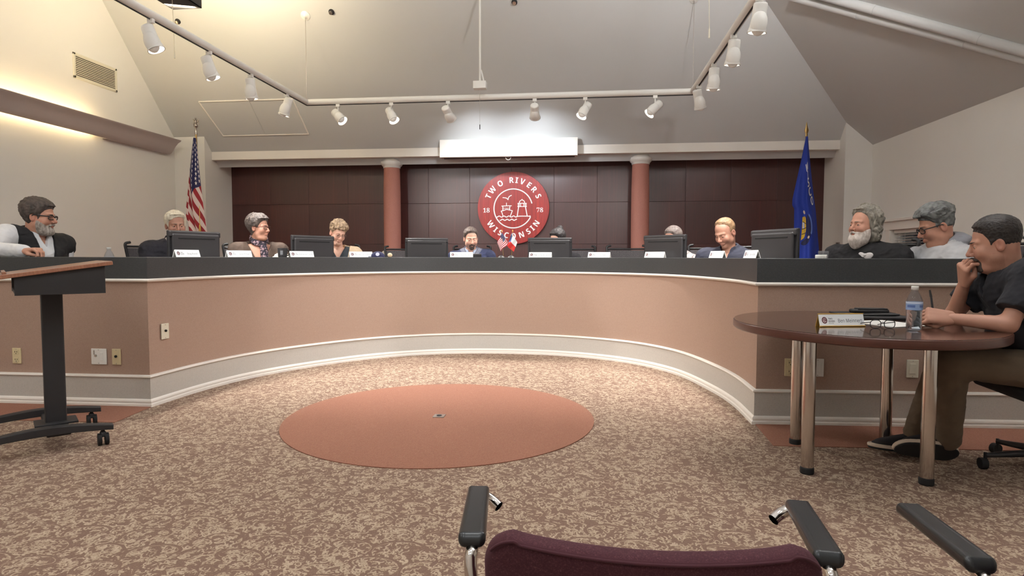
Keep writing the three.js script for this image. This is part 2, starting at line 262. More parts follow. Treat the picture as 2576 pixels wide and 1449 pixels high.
  // chair rail mouldings stop here; panels over the public seats
  for (const [x, Z] of PENDANTS) { const t = thing('hanging_uplight', `long white hanging uplight over the public seats, ${Z > 1 ? 'nearer the dais' : 'further back'} on the ${x < 0 ? 'left' : 'right'} side`, 'uplight', V3(x, 3.5, Z), 0, 'long uplights out of the picture'); mesh('trough', [box(0.22, 0.01, 1.6, 0, 0.005, 0), box(0.01, 0.11, 1.6, 0.105, 0.055, 0), box(0.01, 0.11, 1.6, -0.105, 0.055, 0), box(0.22, 0.11, 0.01, 0, 0.055, 0.8), box(0.22, 0.11, 0.01, 0, 0.055, -0.8)], M.white, t); mesh('lamp', box(0.12, 0.01, 1.5, 0, 0.09, 0, 0.002), M.panelGlow, t); for (const z of [-0.6, 0.6]) mesh('cable', rod(v3(0, 0.1, z), v3(0, 1.5, z), 0.003), M.steel, t); }
  for (const [x, Z] of PANELS) { const t = thing('ceiling_panel_light', `flat glowing ceiling panel light, ${Z > 0 ? 'front' : 'rear'} one on the ${x < -1 ? 'left' : 'right'} above the public seats`, 'light', V3(x, 4.9, Z), 0, 'panel lights behind the camera'); mesh('frame', box(1.16, 0.06, 0.61, 0, 0.04, 0), M.white, t); mesh('diffuser', box(1.1, 0.01, 0.55, 0, 0.005, 0, 0.002), M.panelGlow, t); }
}
// cove moulding with the warm strip light behind it, on the left wall
{
  const G = 0.04, prof = [[0.02, 0.0], [0.045, 0.012], [0.075, 0.05], [0.105, 0.1], [0.15, 0.15], [0.19, 0.172], [0.2, 0.19], [0.185, 0.19], [0.14, 0.165], [0.095, 0.115], [0.065, 0.065], [0.035, 0.022], [0.02, 0.012]];
  const s = new THREE.Shape(prof.map(([a, b]) => new THREE.Vector2(a + G, b)));
  const L = 8.15 + 0.5;
  const cv = thing('light_cove', 'long curved cove moulding on the left wall hiding a warm strip light', 'cove', V3(XL, 2.525, 8.15));
  const g = toCreasedNormals(new THREE.ExtrudeGeometry(s, { depth: L, bevelEnabled: false, curveSegments: 4 }), 0.6);
  mesh('moulding', g, M.coveShell, cv);
  mesh('end_cap', boxUV(new THREE.ExtrudeGeometry(new THREE.Shape([[0, 0], [0.03, 0], [0.075, 0.05], [0.105, 0.1], [0.19, 0.172], [0.19, 0.18], [0, 0.18]].map(([a, b]) => new THREE.Vector2(a, b))), { depth: 0.01, bevelEnabled: false })), M.coveShell, cv);
  // closed bottom for the far stretch; the near stretch is open to the wall
  mesh('bottom_board', box(0.06, 0.012, 1.16, 0.03, 0.004, 0.58, 0.002), M.coveShell, cv);
  mesh('lamp_strip', rod(v3(0.075, 0.1, 1.3), v3(0.075, 0.1, 8.6), 0.01), M.coveGlow, cv);
  for (const [dx, rot, k] of [[0.07, [0, Math.PI / 2, 0], 1], [0.085, [Math.PI / 2, 0, Math.PI / 2], 0.6]]) { // one towards the wall, one up
    const l = new THREE.RectAreaLight(new THREE.Color(1, 0.76, 0.40), LIGHT.cove * k, 7.2, 0.03); l.position.set(XL + dx, 2.525 + (k === 1 ? 0.09 : 0.125), -8.15 + 1.35 + 3.6); l.rotation.set(...rot); scene.add(l);
  }
}
// ---------------------------------------------------------------- the dais
const daisPts = [[-5.88, 3.932], [-4.236, 3.965], [-3.06, 3.99]];
const daisCurve = new THREE.CatmullRomCurve3([[-3.06, 3.99], [-3.03, 4.47], [-2.945, 4.92], [-2.79, 5.31], [-2.567, 5.69], [-2.295, 6.05], [-1.965, 6.335], [-1.577, 6.54], [-1.15, 6.65], [-0.72, 6.67], [-0.27, 6.615], [0.164, 6.445], [0.554, 6.165], [0.87, 5.70], [1.065, 4.98], [1.125, 4.50], [1.125, 4.04]].map(([x, z]) => v3(x, 0, z)), false, 'centripetal');
const curvePts = daisCurve.getSpacedPoints(72).map((p) => [p.x, p.z]);
const wingL = [[-5.88, 3.932], [-4.236, 3.965], [-3.06, 3.99]], wingR = [[1.125, 4.04], [2.359, 4.106], [3.68, 4.18]];
const fullPath = [...wingL.slice(0, 2), ...curvePts, ...wingR.slice(1)];
// mitred offset of a plan path; positive d comes out towards the public
function offset(path, d) {
  return path.map((p, i) => {
    const a = path[Math.max(0, i - 1)], b = path[Math.min(path.length - 1, i + 1)];
    const nrm = (q, r) => { const x = r[0] - q[0], z = r[1] - q[1], l = Math.hypot(x, z) || 1; return [z / l, -x / l]; };
    const n1 = i ? nrm(a, p) : nrm(p, b), n2 = i < path.length - 1 ? nrm(p, b) : n1;
    let m = [n1[0] + n2[0], n1[1] + n2[1]]; const l2 = (m[0] * m[0] + m[1] * m[1]); const k = 2 * d / Math.max(l2, 0.7);
    return [p[0] + m[0] * k, p[1] + m[1] * k];
  });
}
// profile [d, y] swept along the plan path; sharp edges between profile points, smooth along the path
function sweep(whole, prof, range) {
  const closed = true, [r0, r1] = range || [0, whole.length - 1], path = whole.slice(r0, r1 + 1);
  const pos = [], uv = [], rows = prof.map(([d]) => offset(whole, d).slice(r0, r1 + 1));
  const len = [0]; for (let i = 1; i < path.length; i++) len.push(len[i - 1] + Math.hypot(path[i][0] - path[i - 1][0], path[i][1] - path[i - 1][1]));
  const P = (k, i) => [rows[k][i][0], prof[k][1], -rows[k][i][1]];
  const n = prof.length;
  const per = [0]; for (let k = 0; k < n; k++) { const a = prof[k], b = prof[(k + 1) % n]; per.push(per[k] + Math.hypot(a[0] - b[0], a[1] - b[1])); }
  for (let k = 0; k < (closed ? n : n - 1); k++) { const k2 = (k + 1) % n; for (let i = 0; i < path.length - 1; i++) {
    const a = P(k, i), b = P(k, i + 1), c = P(k2, i + 1), e = P(k2, i);
    pos.push(...a, ...b, ...c, ...a, ...c, ...e);
    uv.push(len[i], per[k], len[i + 1], per[k], len[i + 1], per[k + 1], len[i], per[k], len[i + 1], per[k + 1], len[i], per[k + 1]);
  } }
  if (closed) for (const i of [0, path.length - 1]) for (let k = 1; k < n - 1; k++) { const t = [P(0, i), P(k, i), P(k + 1, i)]; if (i) t.reverse(); pos.push(...t.flat()); uv.push(0, 0, 0, 0, 0, 0); }
  const g = new THREE.BufferGeometry(); g.setAttribute('position', new THREE.Float32BufferAttribute(pos, 3)); g.setAttribute('uv', new THREE.Float32BufferAttribute(uv, 2)); g.computeVertexNormals();
  const r = toCreasedNormals(g, 0.5); return r;
}
{
  const d = thing('council_dais', 'long curved council dais with tan front, dark ledge and white skirting', 'desk');
  const cN = 2 + curvePts.length - 1, parts = [[0, 2], [2, cN], [cN, fullPath.length - 1]];
  for (const p of parts) mesh('front_panel', sweep(fullPath, [[0, 0.2], [0, 0.9], [-0.03, 0.9], [-0.03, 0.2]], p), M.panel, d);
  for (const p of parts) mesh('fascia', sweep(fullPath, [[0.012, 0.912], [0.012, 1.064], [0.008, 1.067], [-0.02, 1.067], [-0.02, 0.912]], p), M.fascia, d);
  mesh('ledge', sweep(fullPath, [[-0.021, 1.045], [-0.021, 1.0672], [-0.3, 1.0672], [-0.3, 1.045]]), M.fascia, d);
  mesh('rail', sweep(fullPath, [[0, 0.89], [0.016, 0.892], [0.024, 0.9], [0.024, 0.906], [0.016, 0.914], [0, 0.915]]), M.trim, d);
  mesh('skirting', sweep(fullPath, [[0, 0.05], [0.012, 0.05], [0.012, 0.21], [0, 0.21]]), M.base, d);
  mesh('skirting_cap', sweep(fullPath, [[0, 0.206], [0.02, 0.207], [0.024, 0.213], [0.02, 0.222], [0.008, 0.226], [0, 0.226]]), M.trim, d);
  mesh('shoe_moulding', sweep(fullPath, [[0, 0], [0.03, 0], [0.03, 0.018], [0.026, 0.022], [0.021, 0.024], [0.021, 0.03], [0.026, 0.034], [0.024, 0.044], [0.014, 0.054], [0, 0.056]]), M.trim, d);
  mesh('back_panel', sweep(fullPath, [[-0.28, 0.1], [-0.28, 1.045], [-0.3, 1.045], [-0.3, 0.1]]), M.fascia, d);
  mesh('worktop', sweep(fullPath, [[-0.3, 0.82], [-0.3, 0.85], [-0.72, 0.85], [-0.72, 0.82]]), M.desk, d);
  // raised platform the members sit on
  const inner = offset(fullPath, -0.06);
  const s = new THREE.Shape([...inner.map(([x, z]) => new THREE.Vector2(x, z)), new THREE.Vector2(3.66, 8.3), new THREE.Vector2(3.3, 8.95), new THREE.Vector2(-5.4, 8.95), new THREE.Vector2(-5.86, 8.3)]);
  const g = new THREE.ExtrudeGeometry(s, { depth: 0.1, bevelEnabled: false }).rotateX(-Math.PI / 2); boxUV(g);
  struct('platform', g, M.rust);
}
const PLAT = 0.1, DESK = 0.85, LEDGE = 1.0672;
// plates on the dais front
function plateThing(name, label, cat, X, Y, Z, w, kind, turn = 0, mat = M.ivory) {
  const t = thing(name, label, cat, V3(X, Y, Z), turn);
  mesh('plate', box(w, 0.115, 0.008, 0, 0, 0.004, 0.004), mat, t);
  if (kind === 'duplex') for (const y of [0.028, -0.028]) { mesh('receptacle', box(0.034, 0.036, 0.004, 0, y, 0.009, 0.003), mat, t); for (const [a, b, w, h] of [[-0.008, 0.003, 0.003, 0.01], [0.008, 0.003, 0.003, 0.01], [0, -0.01, 0.005, 0.005]]) mesh('slot', box(w, h, 0.002, a, y + b, 0.0115, 0.0005), M.slot, t); }
  if (kind === 'jack') { mesh('jack', join([xf(cyl(0.009, 0.009, 0.012, 0, 0, 0, 16), 0, 0.004, 0.01, Math.PI / 2), xf(cyl(0.0035, 0.0035, 0.02, 0, 0, 0, 10), 0, 0.004, 0.012, Math.PI / 2)]), M.slot, t); }
  if (kind === 'double') { mesh('jack', xf(cyl(0.009, 0.009, 0.006, 0, 0, 0, 16), -0.022, 0.006, 0.01, Math.PI / 2), M.steel, t); mesh('tab', box(0.006, 0.03, 0.006, -0.034, 0.03, 0.01, 0.001), M.steel, t); mesh('cover', box(0.022, 0.06, 0.005, 0.024, 0, 0.009, 0.003), mat, t); }
  if (kind === 'blank') mesh('cover', box(0.034, 0.066, 0.004, 0, 0, 0.009, 0.003), mat, t);
  for (const y of [0.048, -0.048]) mesh('screw', xf(cyl(0.003, 0.003, 0.002, 0, 0, 0, 8), 0, y, 0.009, Math.PI / 2), M.steel, t);
  return t;
}
plateThing('wall_outlet', 'ivory duplex outlet on the left wing, left of the lectern post', 'outlet', -4.083, 0.347, 3.969, 0.07, 'duplex');
plateThing('wall_plate', 'square white double plate on the left wing, right of the lectern post', 'wall plate', -3.44, 0.353, 3.981, 0.12, 'double', 0, M.white);
plateThing('wall_plate', 'tan cable jack plate on the left wing beside the dais corner', 'wall plate', -3.306, 0.353, 3.984, 0.068, 'jack', 0);
plateThing('wall_plate', 'ivory jack plate on the left end of the curved dais front', 'wall plate', -3.048, 0.522, 4.14, 0.075, 'jack', 86 * D, M.offwhite);
plateThing('wall_plate', 'white plate on the right wing behind the round table legs', 'wall plate', 1.505, 0.37, 4.057, 0.075, 'blank', -0.05, M.white);
plateThing('wall_outlet', 'ivory outlet on the right wing behind the left table leg pair', 'outlet', 1.335, 0.37, 4.048, 0.07, 'duplex', -0.05);
plateThing('wall_plate', 'pale plate on the right wing by the right table leg pair', 'wall plate', 2.09, 0.37, 4.09, 0.07, 'blank', -0.05, M.offwhite);
{ const t = thing('floor_outlet', 'small square floor box in the middle of the round rust carpet', 'floor outlet', V3(-0.94, 0.005, 3.95)); mesh('plate', box(0.075, 0.005, 0.075, 0, 0.0025, 0, 0.002), M.steel, t); mesh('lid', lathe([[0, 0.008], [0.016, 0.008], [0.018, 0.005]], 20), M.blackMatte, t); }

// ---------------------------------------------------------------- columns
for (const [x, label] of [[-2.765, 'terracotta round column with white capital left of the emblem'], [0.812, 'terracotta round column with white capital right of the emblem']]) {
  const t = thing('column', label, 'column', V3(x, PLAT, 8.72));
  const y0 = -PLAT, b = 1.03;
  mesh('pedestal', box(0.42, b - 0.05, 0.42, 0, (b - 0.05) / 2, 0), M.trim, t);
  mesh('plinth', lathe([[0, b - 0.05], [0.165, b - 0.05], [0.165, b], [0.145, b + 0.02], [0.125, b + 0.03], [0, b + 0.03]].map(([r, y]) => [r, y + y0 + 0.1])), M.trim, t);
  mesh('shaft', lathe([[0.122, 1.05], [0.125, 1.3], [0.124, 1.9], [0.116, 2.28]].map(([r, y]) => [r, y - PLAT + 0.1 + y0 + 0.1]), 40), M.column, t);
  mesh('capital', lathe([[0.112, 2.26], [0.124, 2.262], [0.126, 2.285], [0.136, 2.29], [0.152, 2.31], [0.158, 2.33], [0.158, 2.352], [0.146, 2.356], [0.14, 2.372], [0.12, 2.388], [0, 2.39]], 40), M.white, t);
}
// ---------------------------------------------------------------- emblem
const loader = new FontLoader();
const sansBold = await loader.loadAsync('fonts/droid/droid_sans_bold.typeface.json');
const serifBold = await loader.loadAsync('fonts/droid/droid_serif_bold.typeface.json');
{
  const R0 = 0.535, t = thing('city_emblem', 'round glossy red wooden emblem with white raised lettering on the dark panelling', 'emblem', V3(-1.004, 1.79, 8.975));
  const red = phys({ map: tex(canvas(1024, 1024, (x, n) => { const R = rng(77); x.fillStyle = css(160, 22, 18); x.fillRect(0, 0, n, n); for (let i = 0; i < 420; i++) { const k = R(); x.strokeStyle = k > 0.62 ? css(200, 50, 34, 0.28) : css(112, 10, 12, 0.22); x.lineWidth = 1 + R() * 9; const px = R() * n; x.beginPath(); x.moveTo(px, -20); x.bezierCurveTo(px + 30 * (R() - 0.5), n * 0.3, px + 60 * (R() - 0.5), n * 0.6, px + 50 * (R() - 0.5), n + 20); x.stroke(); } for (let i = 0; i < 40; i++) { x.strokeStyle = css(228, 70, 48, 0.22); x.lineWidth = 2 + R() * 5; x.beginPath(); const a = R() * 6.28; x.arc(n / 2, n / 2, n * (0.3 + R() * 0.2), a, a + 0.3 + R() * 1.2); x.stroke(); } })), roughness: 0.4, clearcoat: 0.9, clearcoatRoughness: 0.12 });
  const face = new THREE.CylinderGeometry(R0 - 0.006, R0, 0.028, 96).rotateX(Math.PI / 2).translate(0, 0, 0.012);
  { const p = face.attributes.position, uv = face.attributes.uv; for (let i = 0; i < p.count; i++) uv.setXY(i, 0.5 + p.getX(i) / R0 / 2, 0.5 + p.getY(i) / R0 / 2); }
  mesh('disc', face, red, t);
  const wm = std({ color: C(245, 240, 238), roughness: 0.4 }), zt = 0.026;
  const U = (px, py) => v3((px - 803) / 596 * R0, -(py - 687) / 596 * R0, zt);
  const stroke = (pts, w = 7, curved = true) => { const q = pts.map(([a, b]) => U(a, b)); const g = tube(q, w / 596 * R0, 0, 6, curved); const caps = [q[0], q[q.length - 1]].map((c) => new THREE.SphereGeometry(w / 596 * R0, 8, 6).translate(c.x, c.y, c.z)); const all = join([g, ...caps]); all.translate(0, 0, -zt).scale(1, 1, 0.6).translate(0, 0, zt); return all; };
  const ring = []; for (let a = 16; a <= 335.5; a += 4) ring.push([803 + 318 * Math.cos(a * D), 695 - 318 * Math.sin(a * D)]);
  mesh('ring', stroke([...ring, [1082, 822], [1060, 824]].slice(0, -1), 11), wm, t);
  const wave = (x0, x1, y, n, amp) => { const r = []; for (let i = 0; i <= n * 4; i++) { const k = i / (n * 4); r.push([lerp(x0, x1, k), y - amp * Math.abs(Math.sin(k * n * Math.PI)) + amp * 0.5]); } return r; };
  const wv = (x0, x1, y, n, amp) => { const r = []; for (let i = 0; i <= n * 6; i++) { const k = i / (n * 6); r.push([lerp(x0, x1, k), y + amp * Math.cos(k * n * 2 * Math.PI)]); } return r; };
  mesh('wave', stroke([...wv(532, 850, 826, 4, 9), [900, 822], [1080, 822]], 9), wm, t);
  mesh('wave', stroke(wv(588, 858, 880, 3.5, 9), 9), wm, t);
  mesh('gull', [stroke([[634, 516], [668, 520], [695, 528], [718, 551]], 8), stroke([[718, 551], [726, 518], [742, 496], [772, 481]], 8)], wm, t);
  mesh('boat', [stroke([[604, 738], [650, 724], [695, 708], [745, 720], [790, 731]], 8, false), stroke([[604, 738], [622, 775], [634, 822]], 8), stroke([[790, 731], [772, 775], [756, 822]], 8), stroke([[632, 716], [632, 655]], 8, false), stroke([[616, 654], [772, 650]], 8, false), stroke([[750, 652], [744, 706]], 8, false), stroke([[692, 650], [692, 606]], 7, false), stroke([[632, 690], [744, 690]], 5, false)], wm, t);
  mesh('lighthouse', [stroke([[870, 820], [892, 672]], 9, false), stroke([[1034, 820], [1006, 672]], 9, false), stroke([[880, 664], [1020, 664]], 8, false), stroke([[882, 612], [1018, 612]], 8, false), stroke([[886, 612], [886, 664]], 7, false), stroke([[1016, 612], [1016, 664]], 7, false), stroke([[905, 612], [908, 584], [925, 566], [948, 556], [970, 566], [988, 584], [990, 612]], 8), stroke([[948, 556], [948, 548]], 8, false), ...[[896, 920], [982, 1006]].flatMap(([a, b]) => [stroke([[a, 624], [b, 652]], 4, false), stroke([[b, 624], [a, 652]], 4, false)]), stroke([[930, 664], [930, 612]], 4, false), stroke([[972, 664], [972, 612]], 4, false)], wm, t);
  const letter = (ch, font, size, ang, rad, upsideIn) => {
    const g = new TextGeometry(ch, { font, size, depth: 0.008, curveSegments: 5, bevelEnabled: false }); g.computeBoundingBox(); const b = g.boundingBox;
    g.translate(-(b.min.x + b.max.x) / 2, -size / 2, 0);
    const rot = upsideIn ? ang * D + Math.PI / 2 : ang * D - Math.PI / 2;
    g.rotateZ(rot).translate(Math.cos(ang * D) * rad, Math.sin(ang * D) * rad, zt - 0.002); return g;
  };
  const word = (list, ref) => list.map(([ch, a, r]) => mesh('letter', letter(ch, sansBold, 0.083, a, (r || 0.765) * R0, ref), wm, t));
  word([['T', 154.8], ['W', 139.2], ['O', 118.2], ['R', 93.4], ['I', 82.6], ['V', 70.4], ['E', 54.8], ['R', 40.6], ['S', 24.8]], false);
  word([['W', 215.6], ['I', 230.4], ['S', 242], ['C', 255.8], ['O', 270.4], ['N', 287.6], ['S', 303.2], ['I', 313.8], ['N', 326.4]], true);
  for (const [txt, x] of [['18', -0.745], ['78', 0.735]]) { const g = new TextGeometry(txt, { font: serifBold, size: 0.066, depth: 0.008, curveSegments: 5, bevelEnabled: false }); g.computeBoundingBox(); const b = g.boundingBox; g.translate(-(b.min.x + b.max.x) / 2 + x * R0, -0.033 - 0.055 * R0, zt - 0.002); mesh('numeral', g, wm, t); }
}
// ---------------------------------------------------------------- track lighting
const TY = 2.965, TXL = -3.37, TXR = 1.25, TZ = 7.25;
{
  const t = thing('light_track', 'white U-shaped lighting track hung below the sloped ceiling', 'track');
  const r = 0.036;
  mesh('tube', rod(V3(TXL, TY, 1.5), V3(TXL, TY, TZ), r, r, 20), M.white, t);
  mesh('tube', rod(V3(TXL, TY, TZ), V3(TXR, TY, TZ), r, r, 20), M.white, t);
  mesh('tube', rod(V3(TXR, TY, TZ), V3(TXR, TY, 1.5), r, r, 20), M.white, t);
  for (const x of [TXL, TXR]) { mesh('elbow', new THREE.SphereGeometry(r * 1.06, 16, 12).translate(x, TY, -TZ), M.white, t); }
  for (const [a, b] of [[V3(TXL, TY - r, 1.5), V3(TXL, TY - r, TZ)], [V3(TXL, TY - r, TZ), V3(TXR, TY - r, TZ)], [V3(TXR, TY - r, TZ), V3(TXR, TY - r, 1.5)]]) mesh('contact_strip', rod(a, b, 0.008, 0.008, 6), M.blackMatte, t);
  const facing = new THREE.Quaternion().setFromUnitVectors(v3(0, -1, 0), v3(0, -1, K).normalize());
  for (const x of [TXL, TXR]) { const y = yBack(TZ); mesh('hanger_wire', rod(V3(x, TY, TZ), V3(x, y, TZ), 0.003, 0.003, 6), M.steel, t); const c = mesh('canopy', lathe([[0, -0.03], [0.012, -0.03], [0.03, -0.012], [0.056, -0.008], [0.058, 0.002], [0, 0.002]]), M.white, t); c.position.copy(V3(x, y, TZ)); c.quaternion.copy(facing); }
  // stem that feeds the track, with its small box
  const cx = -1.187, cz = 7.1;
  const f = thing('feed_conduit', 'thin white conduit with a small junction box hanging above the middle track', 'conduit');
  mesh('conduit', rod(V3(cx, 3.10, cz), V3(cx, yBack(cz) + 0.02, cz), 0.012, 0.012, 12), M.white, f);
  mesh('whip', tube([V3(cx + 0.01, 3.24, cz), V3(cx + 0.03, 3.17, cz), V3(cx + 0.045, 3.10, cz)], 0.009), M.white, f);
  mesh('junction_box', box(0.15, 0.085, 0.1, cx, 3.063, -cz), M.white, f);
  mesh('pull_cord', rod(V3(cx, 2.605, cz - 0.02), V3(cx, 3.03, cz - 0.02), 0.0016, 0.002, 6), M.steel, f);
  mesh('cord_end', rod(V3(cx, 2.555, cz - 0.02), V3(cx, 2.61, cz - 0.02), 0.005, 0.005, 8), M.blackMatte, f);
}
// a head: stem, oval can with a domed knuckle, glowing lamp face; the local -y axis is the beam
const headGeo = (() => {
  const can = new THREE.LatheGeometry([[0.001, 0.1], [0.03, 0.1], [0.046, 0.094], [0.05, 0.08], [0.05, 0.0], [0.056, -0.06], [0.066, -0.1], [0.068, -0.108], [0.062, -0.108], [0.056, -0.08]].map(([a, b]) => new THREE.Vector2(a, b)), 32).scale(1, 1, 0.86);
  const hood = new THREE.SphereGeometry(0.058, 24, 16).scale(1.0, 1.5, 0.75).translate(0, -0.045, 0.022);
  const lens = new THREE.CylinderGeometry(0.056, 0.05, 0.012, 28).translate(0, -0.09, 0).scale(1, 1, 0.86);
  return { can, hood, lens };
})();
function trackHead(label, base, target, warm, power, angle, lit = true) {
  const t = thing('track_spotlight', label, 'spotlight', base.clone());
  const drop = 0.145, dir = target.clone().sub(base.clone().add(v3(0, -drop, 0))).normalize();
  mesh('adapter', box(0.05, 0.035, 0.03, 0, -0.03, 0), M.white, t);
  mesh('stem', rod(v3(0, -0.03, 0), v3(0, -0.1, 0), 0.0085, 0.0085, 10), M.white, t);
  const q = new THREE.Quaternion().setFromUnitVectors(v3(0, -1, 0), dir);
  const c = v3(0, -0.155, 0);
  const can = mesh('can', headGeo.can, M.white, t); can.quaternion.copy(q); can.position.copy(c);
  const hood = mesh('hood', headGeo.hood, M.white, can);
  const lens = mesh('lamp_face', headGeo.lens, warm ? M.lampGlow : M.lampGlowCool, can);
  if (lit) {
    const s = new THREE.SpotLight(warm ? new THREE.Color(1, 0.97, 0.93) : new THREE.Color(0.84, 0.92, 1), power, 0, angle, 0.9, 2);
    s.shadow.radius = 2.5; s.castShadow = true;
    s.position.copy(base.clone().add(c).addScaledVector(dir, 0.112)); s.target.position.copy(target); scene.add(s, s.target);
  }
  return t;
}
{
  const L = [['grey backlit track spotlight nearest on the left arm, below the dark box', 4.52, V3(-2.65, 1, 4.55)], ['second white track spotlight from the front on the left arm', 5.27, V3(-2.8, 1, 5.4)], ['third track spotlight on the left arm, over the ceiling hatch', 5.97, V3(-3.3, 1, 6.15)], ['last track spotlight of the left arm, beside the track corner', 6.73, V3(-3.95, 1, 6.6)]];
  for (const [l, Z, tg] of L) trackHead(l, V3(TXL, TY - 0.02, Z), tg, true, LIGHT.spot, 0.62);
  const Mi = [['bright lit track spotlight, first from the left on the middle bar', -2.97, V3(-1.15, 1.0, 6.35), true], ['bright lit track spotlight, second from the left on the middle bar', -2.3, V3(-1.2, 1.0, 6.3), true], ['track spotlight turned to the wall, left above the white box', -1.6, V3(-1.15, 1.7, 9), false], ['track spotlight turned to the wall, right above the white box', -0.56, V3(-0.62, 1.75, 9), false], ['bright lit track spotlight, second from the right on the middle bar', 0.03, V3(-0.9, 1.0, 6.3), true], ['bright lit track spotlight, first from the right on the middle bar', 0.83, V3(-0.9, 1.0, 6.4), true]];
  for (const [l, X, tg, front] of Mi) trackHead(l, V3(X, TY - 0.02, TZ), tg, front, front ? LIGHT.spotFar : LIGHT.wallSpot, front ? 0.7 : 1.0);
  const Rr = [['white track spotlight on the right arm beside the track corner', 6.88, V3(1.75, 1, 7.5)], ['second track spotlight from the corner on the right arm', 6.12, V3(1.2, 1, 6.3)], ['third track spotlight from the corner on the right arm', 5.36, V3(1.15, 1, 5.6)], ['nearest track spotlight on the right arm, cut by the top edge', 4.62, V3(1.1, 1, 4.85)]];
  for (const [l, Z, tg] of Rr) trackHead(l, V3(TXR, TY - 0.02, Z), tg, true, LIGHT.spot, 0.62);
  // heads further along both arms, over the floor in front of the dais (out of frame)
  trackHead('track spotlight over the open floor on the left arm', V3(TXL, TY - 0.02, 3.1), V3(-1.5, 0.5, 6.2), true, LIGHT.floorSpot, 0.7);
  trackHead('track spotlight over the open floor on the right arm', V3(TXR, TY - 0.02, 3.2), V3(-0.5, 0.5, 6.2), true, LIGHT.floorSpot, 0.7);
}
// suspended uplight boxes with pull cords
function uplight(label, X, y, Z, cordLen, light, power, aim) {
  const t = thing('hanging_uplight', label, 'uplight', V3(X, y, Z));
  mesh('case', [box(0.3, 0.01, 0.28, 0, 0.005, 0, 0.002), box(0.3, 0.12, 0.01, 0, 0.06, 0.135, 0.002), box(0.3, 0.12, 0.01, 0, 0.06, -0.135, 0.002), box(0.01, 0.12, 0.28, 0.145, 0.06, 0, 0.002), box(0.01, 0.12, 0.28, -0.145, 0.06, 0, 0.002)], M.black, t);
  mesh('rod', rod(v3(0.146, 0.05, 0), v3(0.146, Math.min(TOP, yBack(Z)) - y, 0), 0.006, 0.006, 8), M.black, t);
  mesh('pull_cord', rod(v3(0.0, 0, 0.08), v3(0.01, -cordLen, 0.08), 0.0025, 0.0025, 6), M.offwhite, t);
  mesh('cord_end', rod(v3(0.01, -cordLen - 0.07, 0.08), v3(0.01, -cordLen, 0.08), 0.007, 0.005, 8), M.offwhite, t);
  mesh('lamp', box(0.26, 0.01, 0.24, 0, 0.06, 0, 0.002), light ? M.panelGlow : M.slot, t);
  if (light) { const l = new THREE.RectAreaLight(light, power, 0.26, 0.24); l.position.copy(V3(X, y + 0.08, Z)); if (aim) l.lookAt(aim); else l.rotation.x = Math.PI / 2; scene.add(l); }
  return t;
}
uplight('dark hanging box with a long pull cord at the upper left', -3.82, 3.47, 5.5, 0.47, new THREE.Color(1, 0.84, 0.56), LIGHT.upLeft, V3(-4.4, 4.5, 7.0));
uplight('hanging box out of frame whose pull cord ends near the right track arm', 0.955, 3.2, 5.0, 0.37, null);
uplight('hanging box over the round table side, out of the picture', 1.5, 3.3, 3.1, 0.2, new THREE.Color(0.98, 0.97, 0.96), LIGHT.upRight, V3(2.3, 4.6, 3.9));
uplight('hanging box above the middle of the dais front, out of the picture', -1.2, 3.3, 4.4, 0.2, new THREE.Color(0.95, 0.98, 1), LIGHT.upRight * 0.08);
// ---------------------------------------------------------------- flags
// cloth gathered round a pole: closed folded sleeve between two outlines
function drape(left, right, H, canvasTex, folds, seed) {
  const at = (list, t) => { for (let i = 1; i < list.length; i++) if (t <= list[i][0]) { const [a, x] = list[i - 1], [b, y] = list[i]; return lerp(x, y, (t - a) / (b - a || 1)); } return list[list.length - 1][1]; };
  const NU = 72, NV = 90, pos = [], uv = [], idx = [];
  for (let j = 0; j <= NV; j++) { const t = j / NV, l = at(left, t), r = at(right, t), w = r - l;
    for (let i = 0; i <= NU; i++) {
      const a = i / NU, front = a < 0.66, k = front ? a / 0.66 : 1 - (a - 0.66) / 0.34;
      const dep = Math.min(0.075, 0.01 + w * 0.36) * Math.sin(Math.PI * Math.pow(k, 0.9));
      const wob = front ? Math.min(0.03, w * 0.16) * Math.sin(k * Math.PI * 2 * folds + 1.2 * Math.sin(t * 4 + seed) + seed) * Math.sin(Math.PI * k) : 0;
      const x = l + w * (k + (front ? 0.05 * Math.sin(k * Math.PI * 4 + seed + t * 2) * Math.sin(Math.PI * k) : 0));
      pos.push(x, -t * H + (j === NV ? 0.012 * Math.sin(k * 14) : 0), front ? dep + wob : -dep * 0.5); uv.push(front ? k : 1, 1 - t);
    } }
  for (let j = 0; j < NV; j++) for (let i = 0; i < NU; i++) { const a = j * (NU + 1) + i, b = a + NU + 1; idx.push(a, b, a + 1, b, b + 1, a + 1); }
  const g = new THREE.BufferGeometry(); g.setAttribute('position', new THREE.Float32BufferAttribute(pos, 3)); g.setAttribute('uv', new THREE.Float32BufferAttribute(uv, 2)); g.setIndex(idx); g.computeVertexNormals(); return g;
}
const star = (x, cx, cy, r, a0 = -Math.PI / 2) => { x.beginPath(); for (let i = 0; i < 10; i++) { const a = a0 + i * Math.PI / 5, q = i % 2 ? r * 0.4 : r; x.lineTo(cx + Math.cos(a) * q, cy + Math.sin(a) * q); } x.closePath(); x.fill(); };
